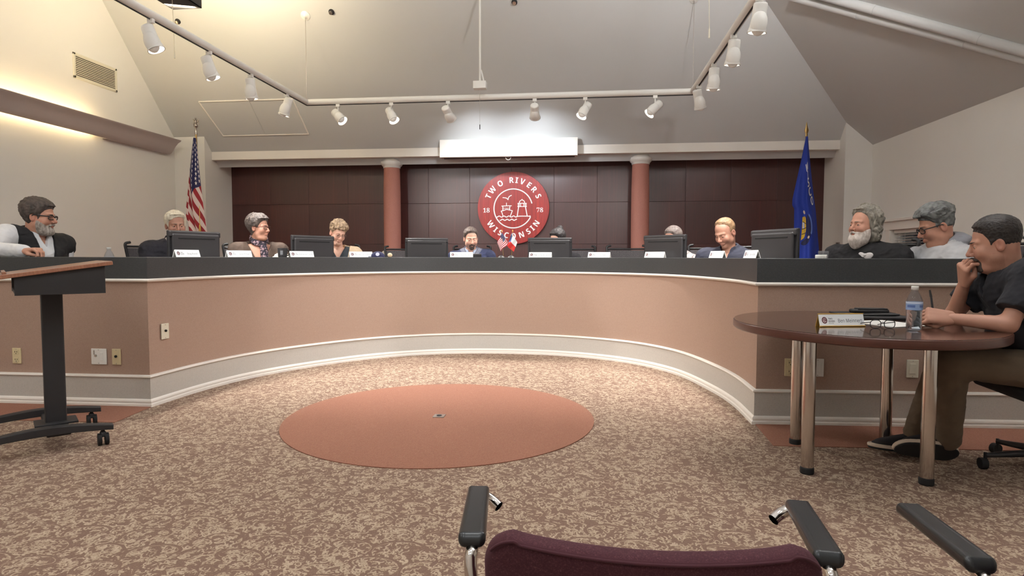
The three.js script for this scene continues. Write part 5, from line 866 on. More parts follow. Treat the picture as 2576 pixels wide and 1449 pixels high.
// cloth wrinkles: ridged noise in the person's frame
const wrinkle = (x, y, z, amp, f = 9) => amp * (1 - 2.2 * Math.abs(fbm(x * f + 3, y * f * 1.3, z * f + y * 4, 3)));
const vneck = (nb, depth, slope, off = 0, zf = 0.0) => (x, y, z) => Math.min((y - (nb[1] - depth)) * slope - Math.abs(x - nb[0] - off), (z - nb[2] - zf + 0.02));
let personCount = 0;
function person(sp) {
  const g = thing('person', sp.label, 'person', V3(sp.X, sp.Y, sp.Z), sp.yaw * D, undefined);
  const ho = { jaw: 1, skin: 'fair', ...sp.head }, hs = (sp.scale || 1) * 0.965;
  const H = sp.hp;                                              // head centre, person frame
  const J = { hip: [0, 0.09, 0], neck: [H[0] * 0.8, H[1] - 0.155, H[2] - 0.055], shL: null, shR: null, elL: [0.26, 0.36, 0.12], wrL: [0.13, 0.345, 0.36], elR: [-0.26, 0.36, 0.12], wrR: [-0.13, 0.345, 0.36], ...sp.joints };
  const w = sp.body.wide || 1, dr = sp.drop || 0;
  J.shL = J.shL || [J.neck[0] + 0.185 * w, J.neck[1] - 0.075 - dr, J.neck[2] - 0.01]; J.shR = J.shR || [J.neck[0] - 0.185 * w, J.neck[1] - 0.075 + dr, J.neck[2] - 0.01];
  const hm = new THREE.Matrix4().compose(v3(...H), new THREE.Quaternion().setFromEuler(new THREE.Euler(sp.pitch * D, (sp.headYaw - sp.yaw) * D, (sp.roll || 0) * D, 'YXZ')), v3(hs, hs, hs)), hi = hm.clone().invert();
  const nkTop = v3(0, -0.03, -0.03), nkBot = v3(J.neck[0], J.neck[1] - 0.05, J.neck[2] - 0.01).applyMatrix4(hi);
  const hf = headField(ho), nr = (sp.body.neckR || 0.055);
  const full = (x, y, z) => smin(hf(x, y, z), cap(x, y, z, [nkTop.x, nkTop.y, nkTop.z], [nkBot.x, nkBot.y, nkBot.z], nr, nr * 1.12), 0.022);
  const cell = sp.fine || 0.0042, skinC = skinColor(ho);
  const pieces = [isoMesh(full, [-0.13, Math.min(-0.2, nkBot.y), Math.min(-0.16, nkBot.z - 0.08)], [0.13, 0.145, 0.135], cell, skinC).applyMatrix4(hm)];
  // body under the clothes, forearms and hands
  const inner = torsoField(J, { ...sp.body, noArms: true, shortSleeve: true }, -0.012);
  const bodyC = (k, x, y, z) => mix(k, SK[ho.skin][0], SK[ho.skin][1], 0.2 + 0.3 * fbm(x * 30, y * 30, z * 30, 3));
  const arms = [[J.shL, J.elL, 0.045, 0.038, 0.02], [J.elL, J.wrL, 0.039, 0.026, 0.02], [J.shR, J.elR, 0.045, 0.038, 0.02], [J.elR, J.wrR, 0.039, 0.026, 0.02]];
  const armF = partsField(arms);
  const [blo, bhi] = boundsOf([...arms, [J.hip, J.neck, 0.22, 0.2]], 0.03);
  pieces.push(isoMesh((x, y, z) => smin(inner(x, y, z), armF(x, y, z), 0.03), blo, bhi, sp.bodyCell || 0.016, bodyC));
  const hands = sp.hands || [{ side: 1, wr: J.wrL, dir: [-0.5, 0, 0.85], pn: [0, -1, 0.1], curl: 0.5 }, { side: -1, wr: J.wrR, dir: [0.5, 0, 0.85], pn: [0, -1, 0.1], curl: 0.5 }];
  for (const h of hands) { const P = handParts(v3(...h.wr), v3(...h.dir), v3(...h.pn), h.curl, h.side, h.s || 1, h.thumb ?? 0.4); const [lo, hi2] = boundsOf(P, 0.012); pieces.push(isoMesh(partsField(P), lo, hi2, h.cell || 0.005, bodyC)); }
  for (const q of pieces) q.deleteAttribute('uv');
  const bodyMesh = mesh('body', mergeGeometries(pieces), M.skin, g);
  // head parts live in a group-free way: bake the head matrix
  const hb = (geo) => geo.applyMatrix4(hm);
  const eyes = []; const ic = ho.iris || C(70, 55, 45), wc = C(196, 182, 172), pc = C(14, 12, 12);
  for (const s of [-1, 1]) { const e = new THREE.SphereGeometry(0.0126, 20, 16); e.rotateX(Math.PI / 2); const p = e.attributes.position, c = new Float32Array(p.count * 3); for (let i = 0; i < p.count; i++) { const gx = p.getX(i) - (ho.gaze?.[0] || 0) * 0.0128, gy = p.getY(i) - (ho.gaze?.[1] || 0) * 0.0128, r = Math.hypot(gx, gy); const k = p.getZ(i) > 0 && r < 0.003 ? pc : p.getZ(i) > 0 && r < 0.0068 ? ic : wc; c.set([k.r, k.g, k.b], i * 3); } e.setAttribute('color', new THREE.BufferAttribute(c, 3)); e.translate(s * 0.031, 0.002, 0.0716); mesh('eye', hb(e), M.eyeWhite, g); }
  const hc = sp.hair.color || [C(80, 66, 58), C(50, 40, 36)];
  { const bc = sp.brow || hc; for (const s of [-1, 1]) { const geo = isoMesh((x, y, z) => cap(x * s, y, z, [0.014, 0.025, 0.0925], [0.043, 0.0265, 0.0745], 0.0042, 0.0026) - 0.0018 * fbm(x * 200, y * 200, z * 200, 2), s > 0 ? [0, 0.01, 0.06] : [-0.06, 0.01, 0.06], s > 0 ? [0.06, 0.045, 0.11] : [0, 0.045, 0.11], 0.003, streak(...bc)); mesh('eyebrow', hb(geo), M.hair, g); } }
  const R = sp.hair.reach || [0.13, 0.17, 0.15, 0.16];
  mesh('hair', hb(isoMesh(hairField(ho, sp.hair), [-R[0], -R[3], -R[2]], [R[0], R[1], 0.14], sp.hairCell || 0.0046, streak(...hc))), M.hair, g);
  if (sp.beard) mesh('beard', hb(isoMesh(beardField(ho, sp.beard), [-0.1, -0.24, -0.03], [0.1, 0.0, 0.14], 0.0042, streak(...sp.beard.color, 90))), M.hair, g);
  if (sp.glasses) { const q = glassesOn(g, sp.glasses); q.applyMatrix4(sp.glasses.up ? hm.clone().multiply(new THREE.Matrix4().makeRotationX(-0.95)).multiply(new THREE.Matrix4().makeTranslation(0, 0.02, 0.012)) : hm); }
  // clothing layers
  for (const L of sp.clothes) {
    const base = torsoField(J, { ...sp.body, noArms: L.sleeveless, shortSleeve: L.shortSleeve, arm: (sp.body.arm || 1) * (L.arm || 1) }, L.inf);
    const vn = L.v ? vneck(J.neck, L.v[0], L.v[1], L.v[2] || 0, L.v[3] || 0) : null;
    const nA = [J.neck[0], J.neck[1] + 0.16, J.neck[2] + 0.02], nB = [J.neck[0], J.neck[1] - 0.02, J.neck[2]];
    const cuff = (x, y, z) => L.shortSleeve ? 9 : Math.min(cap(x, y, z, J.wrL, J.wrL, 0.036, 0.036), cap(x, y, z, J.wrR, J.wrR, 0.036, 0.036));
    const f = (x, y, z) => {
      let d = base(x, y, z);
      if (L.collar) { const dy = y - J.neck[1] - 0.012 - (L.collarLift || 0) + (z - J.neck[2]) * 0.35, rr = Math.hypot(x - J.neck[0], z - J.neck[2] - 0.005); d = smin(d, Math.hypot(Math.max(0, Math.abs(dy) - L.collar), rr - (L.collarR || nr * 1.28)) - 0.008, 0.016); }
      if (L.extra) d = L.extra(d, x, y, z, J);
      d -= wrinkle(x, y, z, L.wr ?? 0.004, L.wf || 9);
      if (L.hollow !== false) d = smax(d, -cap(x, y, z, nA, nB, nr * 1.16 + (L.neckOpen || 0), nr * 1.1 + (L.neckOpen || 0)), 0.006);
      if (vn) d = smax(d, vn(x, y, z), 0.006);
      if (L.bottom) d = smax(d, L.bottom - y, 0.01);
      if (L.cut) { const ux = J.shL[0] - J.shR[0], uz = J.shL[2] - J.shR[2], ul = Math.hypot(ux, uz); const q = ((x - J.neck[0]) * ux + (z - J.neck[2]) * uz) / ul; d = smax(d, Math.max(q - L.cut[0], -q - L.cut[1]), 0.015); }
      return d;
    };
    const [lo, hi2] = boundsOf([[J.hip, J.neck, 0.27, 0.27], ...(L.sleeveless ? [] : arms)], 0.06);
    const col = L.paint || ((k, x, y, z) => mix(k, L.color, L.color2 || L.color.clone().multiplyScalar(0.86), 0.5 + fbm(x * 14, y * 14, z * 14, 3)));
    mesh(L.name, isoMesh(f, lo, hi2, L.cell || 0.0095, (k, x, y, z) => col(k, x, y, z, J)), L.mat || M.cloth, g);
  }
  // legs: trousers and shoes
  if (sp.legs !== false) {
    const q = sp.legs || { kL: [0.13, 0.08, 0.42], kR: [-0.13, 0.08, 0.42], aL: [0.12, -0.36, 0.36], aR: [-0.12, -0.36, 0.36] };
    const c = q.color || C(46, 46, 52), P = [[[0.095, 0.07, 0.02], q.kL, 0.098, 0.066, 0.05], [q.kL, q.aL, 0.066, 0.05, 0.03], [[-0.095, 0.07, 0.02], q.kR, 0.098, 0.066, 0.05], [q.kR, q.aR, 0.066, 0.05, 0.03], [[0.05, 0.08, -0.03], [-0.05, 0.08, -0.03], 0.12, 0.12, 0.06]];
    const pf = partsField(P), [lo, hi2] = boundsOf(P, 0.03);
    mesh('trousers', isoMesh((x, y, z) => pf(x, y, z) - wrinkle(x, y, z, q.wr ?? 0.005, 8), lo, hi2, q.cell || 0.016, (k, x, y, z) => mix(k, c, c.clone().multiplyScalar(0.85), 0.5 + fbm(x * 16, y * 16, z * 16, 3))), M.cloth, g);
    if (!q.noShoes) for (const [a, d] of [[q.aL, 1], [q.aR, -1]]) { const s = mesh('shoe', isoMesh((x, y, z) => smax(smin(ell(x, y, z - 0.03, 0.043, 0.05, 0.11), ell(x, y - 0.03, z + 0.03, 0.038, 0.055, 0.045), 0.03), -0.03 - y, 0.006), [-0.07, -0.06, -0.12], [0.07, 0.11, 0.17], 0.01, (k) => k.copy(C(30, 28, 30))), M.cloth, g); s.position.set(a[0], a[1] - 0.068, a[2] + 0.02); }
  }
  return { g, J, hm, hb, bodyOpt: sp.body };
}
// ---------------------------------------------------------------- the people
function place(sp) {                                            // head: [X, Z] in the room; hp: head centre in the person's frame
  const f = sp.yaw * D, [hx, , hz] = sp.hp;
  sp.X = sp.head0[0] - hx * Math.cos(f) - hz * Math.sin(f); sp.Z = sp.head0[1] - hx * Math.sin(f) + hz * Math.cos(f); sp.Y = sp.Y ?? PLAT + 0.46;
  const toL = (X, y, Z) => { const dx = X - sp.X, dz = Z - sp.Z; return [dx * Math.cos(f) + dz * Math.sin(f), y - sp.Y, dx * Math.sin(f) - dz * Math.cos(f)]; };
  const dirL = (X, y, Z) => [X * Math.cos(f) + Z * Math.sin(f), y, X * Math.sin(f) - Z * Math.cos(f)];
  if (sp.world) sp.world(sp, toL, dirL);
  if (sp.chair) taskChair(sp.X, sp.Z, sp.yaw, sp.chair);
  return person(sp);
}
// point on the clothed chest at (x, y) of the person's frame
function onFront(P, x, y, inf) { const f = torsoField(P.J, P.bodyOpt, inf); let z = 0.6; for (let i = 0; i < 200 && f(x, y, z) > 0.001; i++) z -= Math.max(0.001, f(x, y, z) * 0.5); return [x, y, z]; }
// man in the black vest, far left, arm on the ledge
place({ chair: 'dark mesh chair of the man in the black vest', label: 'grey-bearded man in a black vest over a white shirt, arm resting on the dais ledge', head0: [-4.47, 4.60], hp: [0, 0.835, 0.1], yaw: 78, headYaw: 107, pitch: 4, scale: 1.1, body: { wide: 1.15, belly: 1.45, arm: 1.08, neckR: 0.064 },
  head: { jaw: 1.12, skin: 'fair', fat: 1.1, nose: 1.1 }, hair: { color: [C(92, 80, 74), C(56, 48, 45)], thick: (x, y, z) => 0.014 + 0.016 * clamp(y * 12, 0, 1) + 0.012 * clamp(-z * 14, 0, 1) - 0.006 * clamp((z - 0.03) * 20, 0, 1), amp: 0.010, freq: [50, 30, 30], line: [[-0.1, -0.2], [-0.09, -0.05], [-0.04, -0.022], [-0.03, 0.012], [-0.012, 0.026], [0.03, 0.04], [0.055, 0.056], [0.07, 0.075], [0.078, 0.2]] },
  beard: { t: 0.007, high: 0.0, long: 0.022, color: [C(190, 180, 170), C(120, 108, 100)], mo: 0.9 }, brow: [C(80, 68, 60), C(60, 50, 46)], glasses: { r: 0.0032, w: 0.029, h: 0.016, temple: 1.3 },
  world: (sp, L, d) => { sp.joints = { elL: [0.2, 0.34, 0.06], wrL: [0.1, 0.31, 0.3], shR: L(-4.60, 1.235, 4.42), elR: L(-4.50, 1.115, 4.18), wrR: L(-4.165, 1.108, 4.13) };
    sp.hands = [{ side: 1, wr: [0.1, 0.31, 0.3], dir: [-0.5, 0, 0.85], pn: [0, -1, 0.1], curl: 0.4 }, { side: -1, wr: L(-4.15, 1.11, 4.13), dir: d(1, 0.12, 0.05), pn: d(0.1, -1, 0), curl: [0.85, 0.9, 0.95, 1.0], s: 1.12, thumb: 0.9, cell: 0.004 }]; },
  clothes: [{ name: 'shirt', inf: 0.014, color: C(232, 232, 234), color2: C(214, 215, 220), v: [0.1, 0.35], collar: 0.026, arm: 1.08, wr: 0.007 }, { name: 'vest', inf: 0.03, color: C(40, 38, 40), color2: C(30, 29, 31), sleeveless: true, v: [0.38, 0.2, 0.0], wr: 0.012, wf: 7, collar: 0.03, collarR: 0.1, neckOpen: 0.012, cut: [0.3, 0.175] }] });
// white-haired man behind the leftmost monitor
place({ label: 'white-haired man in a dark jacket half hidden by the leftmost monitor', head0: [-3.83, 5.4], hp: [0, 0.80, 0.08], yaw: 50, headYaw: 48, pitch: 6, roll: 2, scale: 1.04, body: { wide: 1.12, belly: 1.1 }, head: { jaw: 1.05, skin: 'tan' }, fine: 0.0038,
  hair: { color: [C(236, 228, 208), C(204, 192, 170)], thick: (x, y, z) => 0.013 + 0.012 * clamp(y * 12, 0, 1), amp: 0.006, part: (x, y) => (y > 0.06 ? 0.012 * Math.sin(x * 30) : 0) }, brow: [C(150, 130, 112), C(110, 92, 80)],
  clothes: [{ name: 'shirt', inf: 0.008, color: C(180, 176, 176), v: [0.08, 0.3], collar: 0.02 }, { name: 'jacket', inf: 0.022, color: C(52, 50, 58), color2: C(40, 39, 46), v: [0.3, 0.25], collar: 0.035, neckOpen: 0.006, wr: 0.008 }] });
// woman with dark hair, brown cardigan and scarf
place({ label: 'dark-haired woman with glasses in a brown cardigan and patterned scarf, looking right', head0: [-3.27, 5.9], hp: [0, 0.80, 0.06], yaw: 36, headYaw: 86, pitch: 0, scale: 1.0, body: { wide: 1.12, belly: 1.15 }, head: { jaw: 1.0, skin: 'fair', fat: 1.15 },
  hair: { color: [C(112, 100, 94), C(56, 48, 46)], line: [[-0.125, -0.2], [-0.12, -0.05], [-0.05, -0.02], [-0.02, 0.0], [0.0, 0.02], [0.03, 0.036], [0.06, 0.052], [0.08, 0.07], [0.086, 0.2]], thick: (x, y, z) => 0.016 + 0.02 * clamp((y + 0.02) * 10, 0, 1) + (z < -0.05 ? 0.012 : 0), amp: 0.009 }, brow: [C(80, 66, 60), C(60, 50, 46)], glasses: { r: 0.0024, w: 0.027, h: 0.019, mat: std({ color: C(80, 42, 44), roughness: 0.4 }) },
  clothes: [{ name: 'cardigan', inf: 0.018, color: C(92, 76, 66), color2: C(74, 60, 52), v: [0.27, 0.42, 0.0], neckOpen: 0.02, wr: 0.006 }, { name: 'scarf', inf: -0.2, hollow: false, cell: 0.008, wr: 0.008, wf: 20, extra: (d, x, y, z, J) => { const n = J.neck, rx = x - n[0], rz = z - n[2] - 0.005, dy = y - n[1] - 0.045 + rz * 0.55; let s = Math.hypot(Math.max(0, Math.abs(dy) - 0.012), Math.hypot(rx, rz) - 0.07) - 0.015; s = smin(s, cap(x, y, z, [n[0] + 0.03, n[1] - 0.02, n[2] + 0.09], [n[0] + 0.06, n[1] - 0.34, n[2] + 0.14], 0.028, 0.045), 0.02); return s; }, paint: (k, x, y, z) => { const q = fbm(x * 55, y * 55, z * 55, 2); mix(k, C(44, 38, 46), q > 0.12 ? C(180, 150, 156) : C(110, 100, 118), clamp(q * 6, 0, 1)); } }] });
// woman with curly blond hair
place({ chair: 'dark mesh chair of the woman with curly blond hair', label: 'smiling woman with short curly blond hair and glasses in a beige cardigan', head0: [-2.685, 6.5], hp: [0, 0.765, 0.1], yaw: 22, headYaw: 44, pitch: 20, roll: -7, scale: 1.0, body: { wide: 0.98, belly: 1.05 }, head: { jaw: 1.0, skin: 'pale', smile: 1.1, fat: 1.0 }, fine: 0.004,
  hair: { color: [C(196, 170, 138), C(112, 88, 70)], line: [[-0.06, -0.2], [-0.05, -0.04], [-0.03, -0.01], [0.0, 0.02], [0.04, 0.036], [0.055, 0.06], [0.066, 0.2]], thick: (x, y, z) => 0.008 + 0.034 * clamp((y - 0.01) * 9, 0, 1), amp: 0.02, freq: [40, 22, 26], reach: [0.16, 0.2, 0.17, 0.12] }, brow: [C(150, 118, 90), C(120, 92, 72)], glasses: { r: 0.0016, w: 0.026, h: 0.015, mat: std({ color: C(150, 110, 90), roughness: 0.3 }) },
  clothes: [{ name: 'top', inf: 0.008, color: C(48, 54, 60), v: [0.13, 0.55], neckOpen: 0.015 }, { name: 'cardigan', inf: 0.02, color: C(206, 184, 156), color2: C(186, 162, 134), v: [0.62, 0.2, -0.0], neckOpen: 0.012, wr: 0.008 }] });
// man in the blue jacket at the centre
place({ chair: 'dark mesh chair of the man in the blue jacket', label: 'man with moustache and goatee in a blue jacket, glasses pushed up on his head', head0: [-1.335, 7.3], hp: [0.0, 0.73, 0.12], yaw: 8, headYaw: 20, pitch: 15, roll: 3, scale: 1.05, body: { wide: 1.12, belly: 1.2 }, head: { jaw: 1.05, skin: 'pale', lid: -0.001, gaze: [0, -0.3], stubble: C(110, 88, 78) }, drop: -0.01, fine: 0.0038,
  hair: { color: [C(112, 96, 88), C(66, 54, 50)], thick: (x, y, z) => 0.006 + 0.012 * clamp(y * 12, 0, 1), amp: 0.004 }, beard: { t: 0.004, goatee: true, color: [C(92, 74, 66), C(58, 46, 42)], mo: 1.2 }, brow: [C(84, 66, 58), C(60, 48, 44)], glasses: { up: true, r: 0.002, w: 0.028, h: 0.017, tint: C(140, 120, 112) },
  clothes: [{ name: 'shirt', inf: 0.006, color: C(150, 158, 178), v: [0.06, 0.4], collar: 0.022 }, { name: 'jacket', inf: 0.022, color: C(58, 64, 96), color2: C(44, 48, 74), v: [0.12, 0.5], collar: 0.038, neckOpen: 0.006, wr: 0.01, paint: (k, x, y, z, J) => { const inC = y > J.neck[1] - 0.05 && Math.hypot(x - J.neck[0], z - J.neck[2]) < 0.135; mix(k, inC ? C(116, 118, 132) : C(58, 64, 96), inC ? C(96, 98, 112) : C(44, 48, 74), 0.5 + fbm(x * 14, y * 14, z * 14, 3)); } }] });
// person with the dark bun
place({ label: 'person with dark hair in a bun bending down behind a monitor right of the emblem', head0: [-0.275, 7.2], hp: [-0.03, 0.71, 0.2], yaw: -12, headYaw: -46, pitch: 22, scale: 1.0, body: { wide: 0.95 }, head: { jaw: 0.96, skin: 'pale' },
  hair: { color: [C(58, 50, 50), C(24, 21, 22)], thick: (x, y, z) => 0.014 + 0.008 * clamp(y * 12, 0, 1), amp: 0.006, extra: (d, x, y, z) => smin(d, Math.hypot(x, y - 0.125, z + 0.085) - 0.036 - 0.01 * fbm(x * 50, y * 50, z * 50, 2), 0.012), reach: [0.13, 0.19, 0.17, 0.13] },
  clothes: [{ name: 'sweater', inf: 0.018, color: C(44, 42, 46), neckOpen: 0.008 }] });
// person in the plaid shirt
place({ label: 'person with hair tied back in a grey plaid shirt bending behind a monitor', head0: [0.945, 6.46], hp: [-0.04, 0.70, 0.2], yaw: -22, headYaw: -50, pitch: 20, scale: 1.0, body: { wide: 1.1, belly: 1.15 }, head: { jaw: 1.0, skin: 'fair' }, drop: 0.02,
  hair: { color: [C(140, 128, 122), C(76, 60, 56)], thick: (x, y, z) => 0.011 + 0.006 * clamp(y * 12, 0, 1), amp: 0.004, freq: [70, 20, 14], extra: (d, x, y, z) => smin(d, cap(x, y, z, [0, 0.03, -0.115], [0, -0.03, -0.13], 0.02, 0.012), 0.012), reach: [0.12, 0.16, 0.17, 0.12] },
  clothes: [{ name: 'plaid_shirt', inf: 0.018, cell: 0.0075, color: C(186, 174, 168), collar: 0.025, wr: 0.006, paint: (k, x, y, z, J) => { const a = Math.abs(((x * 1.0 + 0.35 * z) * 15.5 + 100) % 1 - 0.5), b = Math.abs(((y + 0.3 * Math.abs(x)) * 14 + 100) % 1 - 0.5); k.copy(C(190, 178, 172)); if (a < 0.1) k.lerp(C(70, 60, 64), 0.75); if (b < 0.1) k.lerp(C(60, 52, 58), 0.7); if (Math.abs(a - 0.26) < 0.04) k.lerp(C(130, 118, 118), 0.6); } }] });
// balding man in the navy polo
{ const P = place({ chair: 'dark mesh chair of the balding man in the navy polo', label: 'balding man in a dark navy polo with a white crest, looking down at the desk', head0: [1.245, 5.5], hp: [-0.06, 0.72, 0.24], yaw: -34, headYaw: -50, pitch: 26, roll: 3, scale: 1.02, body: { wide: 1.12, belly: 1.1, arm: 1.1 }, drop: 0.015, head: { jaw: 1.0, skin: 'tan', stubble: C(120, 84, 66), lid: -0.001 }, fine: 0.0036,
  hair: { color: [C(158, 124, 90), C(112, 86, 62)], line: LINE.balding, thick: (x, y, z) => 0.007 + 0.006 * clamp(y * 10, 0, 1), amp: 0.003, freq: [80, 30, 20] }, brow: [C(140, 104, 78), C(116, 84, 64)],
  clothes: [{ name: 'polo', inf: 0.017, color: C(46, 47, 62), color2: C(36, 37, 48), v: [0.13, 0.28], collar: 0.03, wr: 0.009, neckOpen: 0.006 }] });
  const b = (x, y) => new THREE.TorusGeometry(0.017, 0.004, 8, 20).scale(1.15, 0.8, 1).translate(x, y, 0); for (const q of [b(-0.008, 0.012), b(0.01, -0.01)]) mesh('crest_ring', q.rotateX(-0.15).translate(...onFront(P, 0.07, 0.44, 0.02)), std({ color: C(214, 214, 220), roughness: 0.8 }), P.g); }
// man with the long white beard
{ const P = place({ chair: 'dark mesh chair of the man with the long white beard', label: 'man with long grey hair and a white beard in a black shirt, looking left', head0: [2.07, 4.78], hp: [0.0, 0.745, 0.1], yaw: -44, headYaw: -68, pitch: -3, scale: 1.03, body: { wide: 1.12, belly: 1.45, arm: 1.12, neckR: 0.062 }, head: { jaw: 1.06, skin: 'fair', fat: 1.0, nose: 1.1 },
  hair: { color: [C(166, 160, 148), C(100, 94, 86)], line: LINE.long, coverEars: true, thick: (x, y, z) => 0.014 + 0.014 * clamp(y * 10, 0, 1) + (z < 0 ? 0.016 : 0), amp: 0.013, freq: [40, 26, 26], extra: (d, x, y, z) => smin(d, ell(x, y + 0.05, z + 0.045, 0.105, 0.1, 0.075), 0.03), reach: [0.16, 0.18, 0.18, 0.2] },
  beard: { t: 0.016, long: 0.062, color: [C(232, 222, 214), C(190, 176, 166)], mo: 1.2 }, brow: [C(150, 138, 126), C(120, 108, 98)],
  clothes: [{ name: 'shirt', inf: 0.02, color: C(34, 32, 34), color2: C(26, 25, 27), collar: 0.022, wr: 0.01, neckOpen: 0.004 }] });
  const bp = onFront(P, 0.045, 0.53, 0.024), bm = std({ color: C(226, 220, 220), roughness: 0.6 });
  mesh('brooch', mergeGeometries([new THREE.SphereGeometry(0.02, 12, 8).scale(1, 1.5, 0.4).rotateZ(0.9).translate(-0.02, -0.002, 0), new THREE.SphereGeometry(0.024, 12, 8).scale(1, 1.5, 0.4).rotateZ(-1.2).translate(0.02, -0.006, 0), new THREE.SphereGeometry(0.014, 10, 8)].map((g) => g.translate(...bp))), bm, P.g); }
// person in the pale grey hoodie
place({ label: 'person with swept grey hair and dark glasses in a pale grey hoodie, looking down', head0: [2.475, 4.6], hp: [0, 0.725, 0.12], yaw: -72, headYaw: -98, pitch: 17, scale: 1.12, body: { wide: 1.12, belly: 1.2 }, head: { jaw: 1.0, skin: 'fair', fat: 1.0 },
  hair: { color: [C(136, 138, 136), C(58, 57, 58)], thick: (x, y, z) => 0.006 + 0.034 * clamp((y - 0.035) * 14, 0, 1), amp: 0.012, freq: [60, 24, 16], line: [[-0.1, -0.2], [-0.085, -0.055], [-0.04, -0.03], [-0.03, 0.0], [-0.012, 0.016], [0.03, 0.03], [0.055, 0.05], [0.072, 0.08], [0.078, 0.2]], reach: [0.14, 0.19, 0.15, 0.14] }, brow: [C(90, 86, 84), C(70, 66, 64)], glasses: { r: 0.0026, w: 0.027, h: 0.017, temple: 1.2 },
  clothes: [{ name: 'hoodie', inf: 0.024, color: C(206, 206, 208), color2: C(178, 178, 182), wr: 0.014, wf: 7, neckOpen: 0.014, extra: (d, x, y, z, J) => { const n = J.neck; let h = ell(x - n[0], y - n[1] - 0.055, z - n[2] + 0.07, 0.135, 0.062, 0.11); h = smin(h, cap(Math.abs(x - n[0]), y, z, [0.085, n[1] + 0.0, n[2] - 0.03], [0.03, n[1] - 0.1, n[2] + 0.12], 0.03, 0.02), 0.03); return smin(d, h, 0.03); }, paint: (k, x, y, z, J) => { const n = J.neck, hood = ell(x - n[0], y - n[1] - 0.06, z - n[2] + 0.08, 0.15, 0.075, 0.12) < 0.01; mix(k, hood ? C(150, 150, 156) : C(208, 208, 210), hood ? C(130, 130, 136) : C(180, 180, 184), 0.5 + fbm(x * 14, y * 14, z * 14, 3)); } }] });
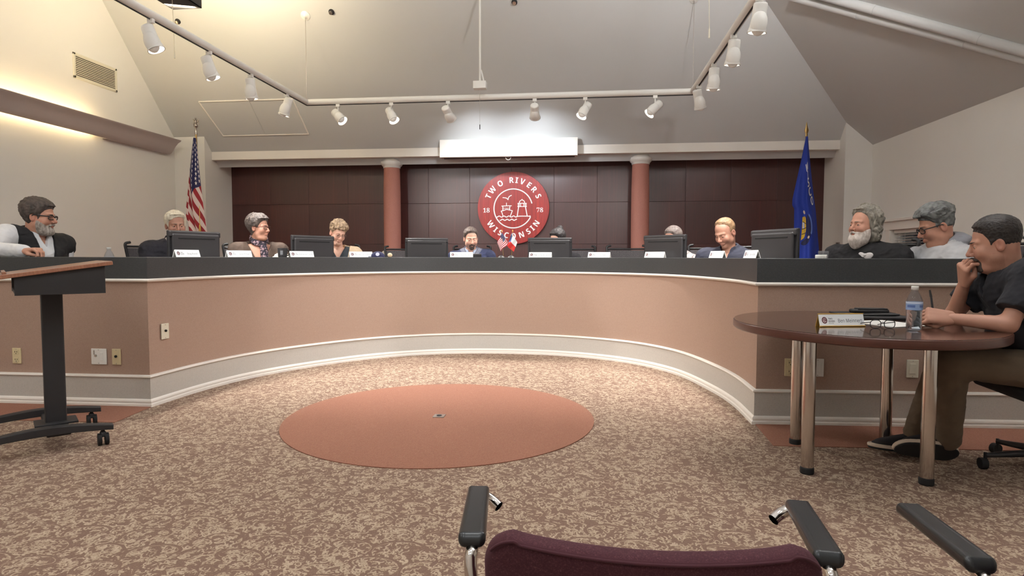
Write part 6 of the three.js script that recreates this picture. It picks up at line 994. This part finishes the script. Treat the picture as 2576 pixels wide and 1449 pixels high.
// man at the round table
{
  const sp = { label: 'man in a black polo at the round table, chin on his fist, holding a pen', head0: [1.99, 3.2], hp: [0.05, 0.675, 0.36], Y: 0.46, yaw: -95, headYaw: -117, pitch: 10, roll: 0, scale: 1.04, fine: 0.0034, bodyCell: 0.011, body: { wide: 1.05, belly: 1.1, arm: 1.05, shortSleeve: true, neckR: 0.062 }, head: { jaw: 1.06, skin: 'tan', stubble: C(96, 66, 52), fat: 0.9, gaze: [0, -0.1] },
    hair: { color: [C(52, 44, 40), C(26, 22, 22)], thick: (x, y, z) => 0.004 + 0.017 * clamp((y - 0.035) * 14, 0, 1) - 0.004 * clamp((z - 0.02) * 20, 0, 1), amp: 0.003, freq: [160, 100, 90], line: [[-0.1, -0.2], [-0.09, -0.06], [-0.045, -0.038], [-0.03, 0.012], [-0.012, 0.022], [0.03, 0.03], [0.06, 0.045], [0.076, 0.07], [0.082, 0.2]], reach: [0.13, 0.18, 0.14, 0.14] }, hairCell: 0.004, brow: [C(50, 40, 36), C(34, 28, 26)], beard: { t: 0.005, goatee: true, color: [C(70, 54, 46), C(44, 34, 30)], mo: 1.0 },
    world: (s, L, d) => {
      s.joints = { shL: L(2.06, 0.985, 3.03), shR: L(2.10, 0.975, 3.40), elL: L(1.925, 0.772, 2.985), wrL: L(1.735, 0.785, 3.1), elR: L(1.95, 0.782, 3.43), wrR: L(1.92, 0.955, 3.30) };
      s.hands = [{ side: 1, wr: L(1.745, 0.787, 3.095), dir: d(-1, 0.12, 0.22), pn: d(0.0, -0.55, 0.8), curl: [1.0, 1.1, 1.15, 1.2], thumb: 0.9, cell: 0.0032, s: 1.05 }, { side: -1, wr: L(1.918, 0.95, 3.30), dir: d(-0.42, 1, -0.55), pn: d(1, 0.25, -0.1), curl: [0.95, 1.0, 1.05, 1.1], thumb: 0.8, cell: 0.0032, s: 1.05 }];
      s.legs = { kL: L(1.76, 0.575, 3.1), kR: L(1.86, 0.565, 3.33), aL: L(1.86, 0.15, 3.28), aR: L(1.80, 0.13, 3.47), color: C(104, 88, 72), noShoes: true, cell: 0.011, wr: 0.008 };
    },
    clothes: [{ name: 'polo', inf: 0.016, color: C(34, 34, 40), color2: C(27, 27, 33), shortSleeve: true, v: [0.1, 0.25], collar: 0.028, wr: 0.009, cell: 0.008, neckOpen: 0.006, arm: 1.12, extra: (d, x, y, z, J) => { for (const [S, E] of [[J.shL, J.elL], [J.shR, J.elR]]) { const t = 0.72, m = [0, 1, 2].map((i) => lerp(S[i], E[i], t)); const l = Math.hypot(E[0] - S[0], E[1] - S[1], E[2] - S[2]), q = ((x - m[0]) * (E[0] - S[0]) + (y - m[1]) * (E[1] - S[1]) + (z - m[2]) * (E[2] - S[2])) / l; d = smax(d, Math.min(q, 0.13 - cap(x, y, z, S, E, 0, 0)), 0.008); } return d; } }] };
  const P = place(sp);
  mesh('belt_clip', box(0.025, 0.05, 0.014, 0.185, 0.12, 0.06, 0.004), M.steel, P.g);
  const inv = new THREE.Matrix4(); P.g.updateMatrixWorld(true); inv.copy(P.g.matrixWorld).invert();
  // shoes: dark canvas upper, pale band, dark sole
  const shoe = (heel, toe, up) => {
    const z = toe.clone().sub(heel), len = z.length(); z.normalize(); const x = new THREE.Vector3().crossVectors(up, z).normalize(), y = new THREE.Vector3().crossVectors(z, x);
    const m = new THREE.Matrix4().makeBasis(x, y, z).setPosition(heel).premultiply(inv), k = len / 0.3;
    const plan = (X, Z) => { const t = clamp(Z / 0.3, 0, 1), wd = 0.034 + 0.018 * Math.sin(Math.PI * Math.min(1, t * 0.95 + 0.1)) + 0.008 * t; return smax(Math.abs(X - 0.006 * Math.sin(t * 3)) - wd, Math.max(-Z, Z - 0.3), 0.05); };
    const lay = (y0, y1, o) => isoMesh((X, Y, Z) => smax(plan(X, Z) - o, Math.max(y0 - Y, Y - y1), 0.006), [-0.08, y0 - 0.01, -0.03], [0.08, y1 + 0.01, 0.33], 0.006, null);
    const up2 = isoMesh((X, Y, Z) => { const t = clamp(Z / 0.3, 0, 1), top = lerp(0.1, 0.045, clamp((t - 0.3) * 1.7, 0, 1)) - (t > 0.85 ? (t - 0.85) * 0.1 : 0); let d = smax(plan(X, Z) + 0.004 + Math.max(0, Y - 0.03) * 0.25, Math.max(0.016 - Y, Y - top), 0.03); return smax(d, -cap(X, Y, Z, [0, 0.14, 0.06], [0, 0.07, 0.075], 0.04, 0.034), 0.006); }, [-0.08, 0, -0.03], [0.08, 0.12, 0.33], 0.006, (c) => c.copy(C(42, 38, 40)));
    const s = mesh('shoe', up2.applyMatrix4(new THREE.Matrix4().makeScale(k, k, k)).applyMatrix4(m), M.cloth, P.g);
    mesh('midsole', lay(0.006, 0.026, 0.003).applyMatrix4(new THREE.Matrix4().makeScale(k, k, k)).applyMatrix4(m), std({ color: C(214, 196, 178), roughness: 0.8 }), s);
    mesh('sole', lay(-0.004, 0.008, 0.001).applyMatrix4(new THREE.Matrix4().makeScale(k, k, k)).applyMatrix4(m), M.rubber, s);
  };
  shoe(V3(1.925, 0.055, 3.31), V3(1.60, 0.105, 3.26), v3(0.12, 0.6, -0.75));
  shoe(V3(1.87, 0.02, 3.47), V3(1.575, 0.035, 3.50), v3(0, 1, -0.1));
  const pen = thing('pen', 'black pen standing up in the hand of the man at the round table', 'pen', V3(1.682, 0.80, 3.12)); mesh('barrel', rod(v3(0.004, -0.03, 0), v3(-0.008, 0.085, -0.012), 0.0048, 0.0048, 12), M.black, pen); mesh('cap', rod(v3(-0.008, 0.085, -0.012), v3(-0.0125, 0.118, -0.017), 0.0058, 0.004, 12), M.black, pen); mesh('clip', rod(v3(-0.004, 0.07, -0.016), v3(-0.009, 0.112, -0.022), 0.0012, 0.0012, 6), M.steel, pen);
}
renderer.render(scene, camera);
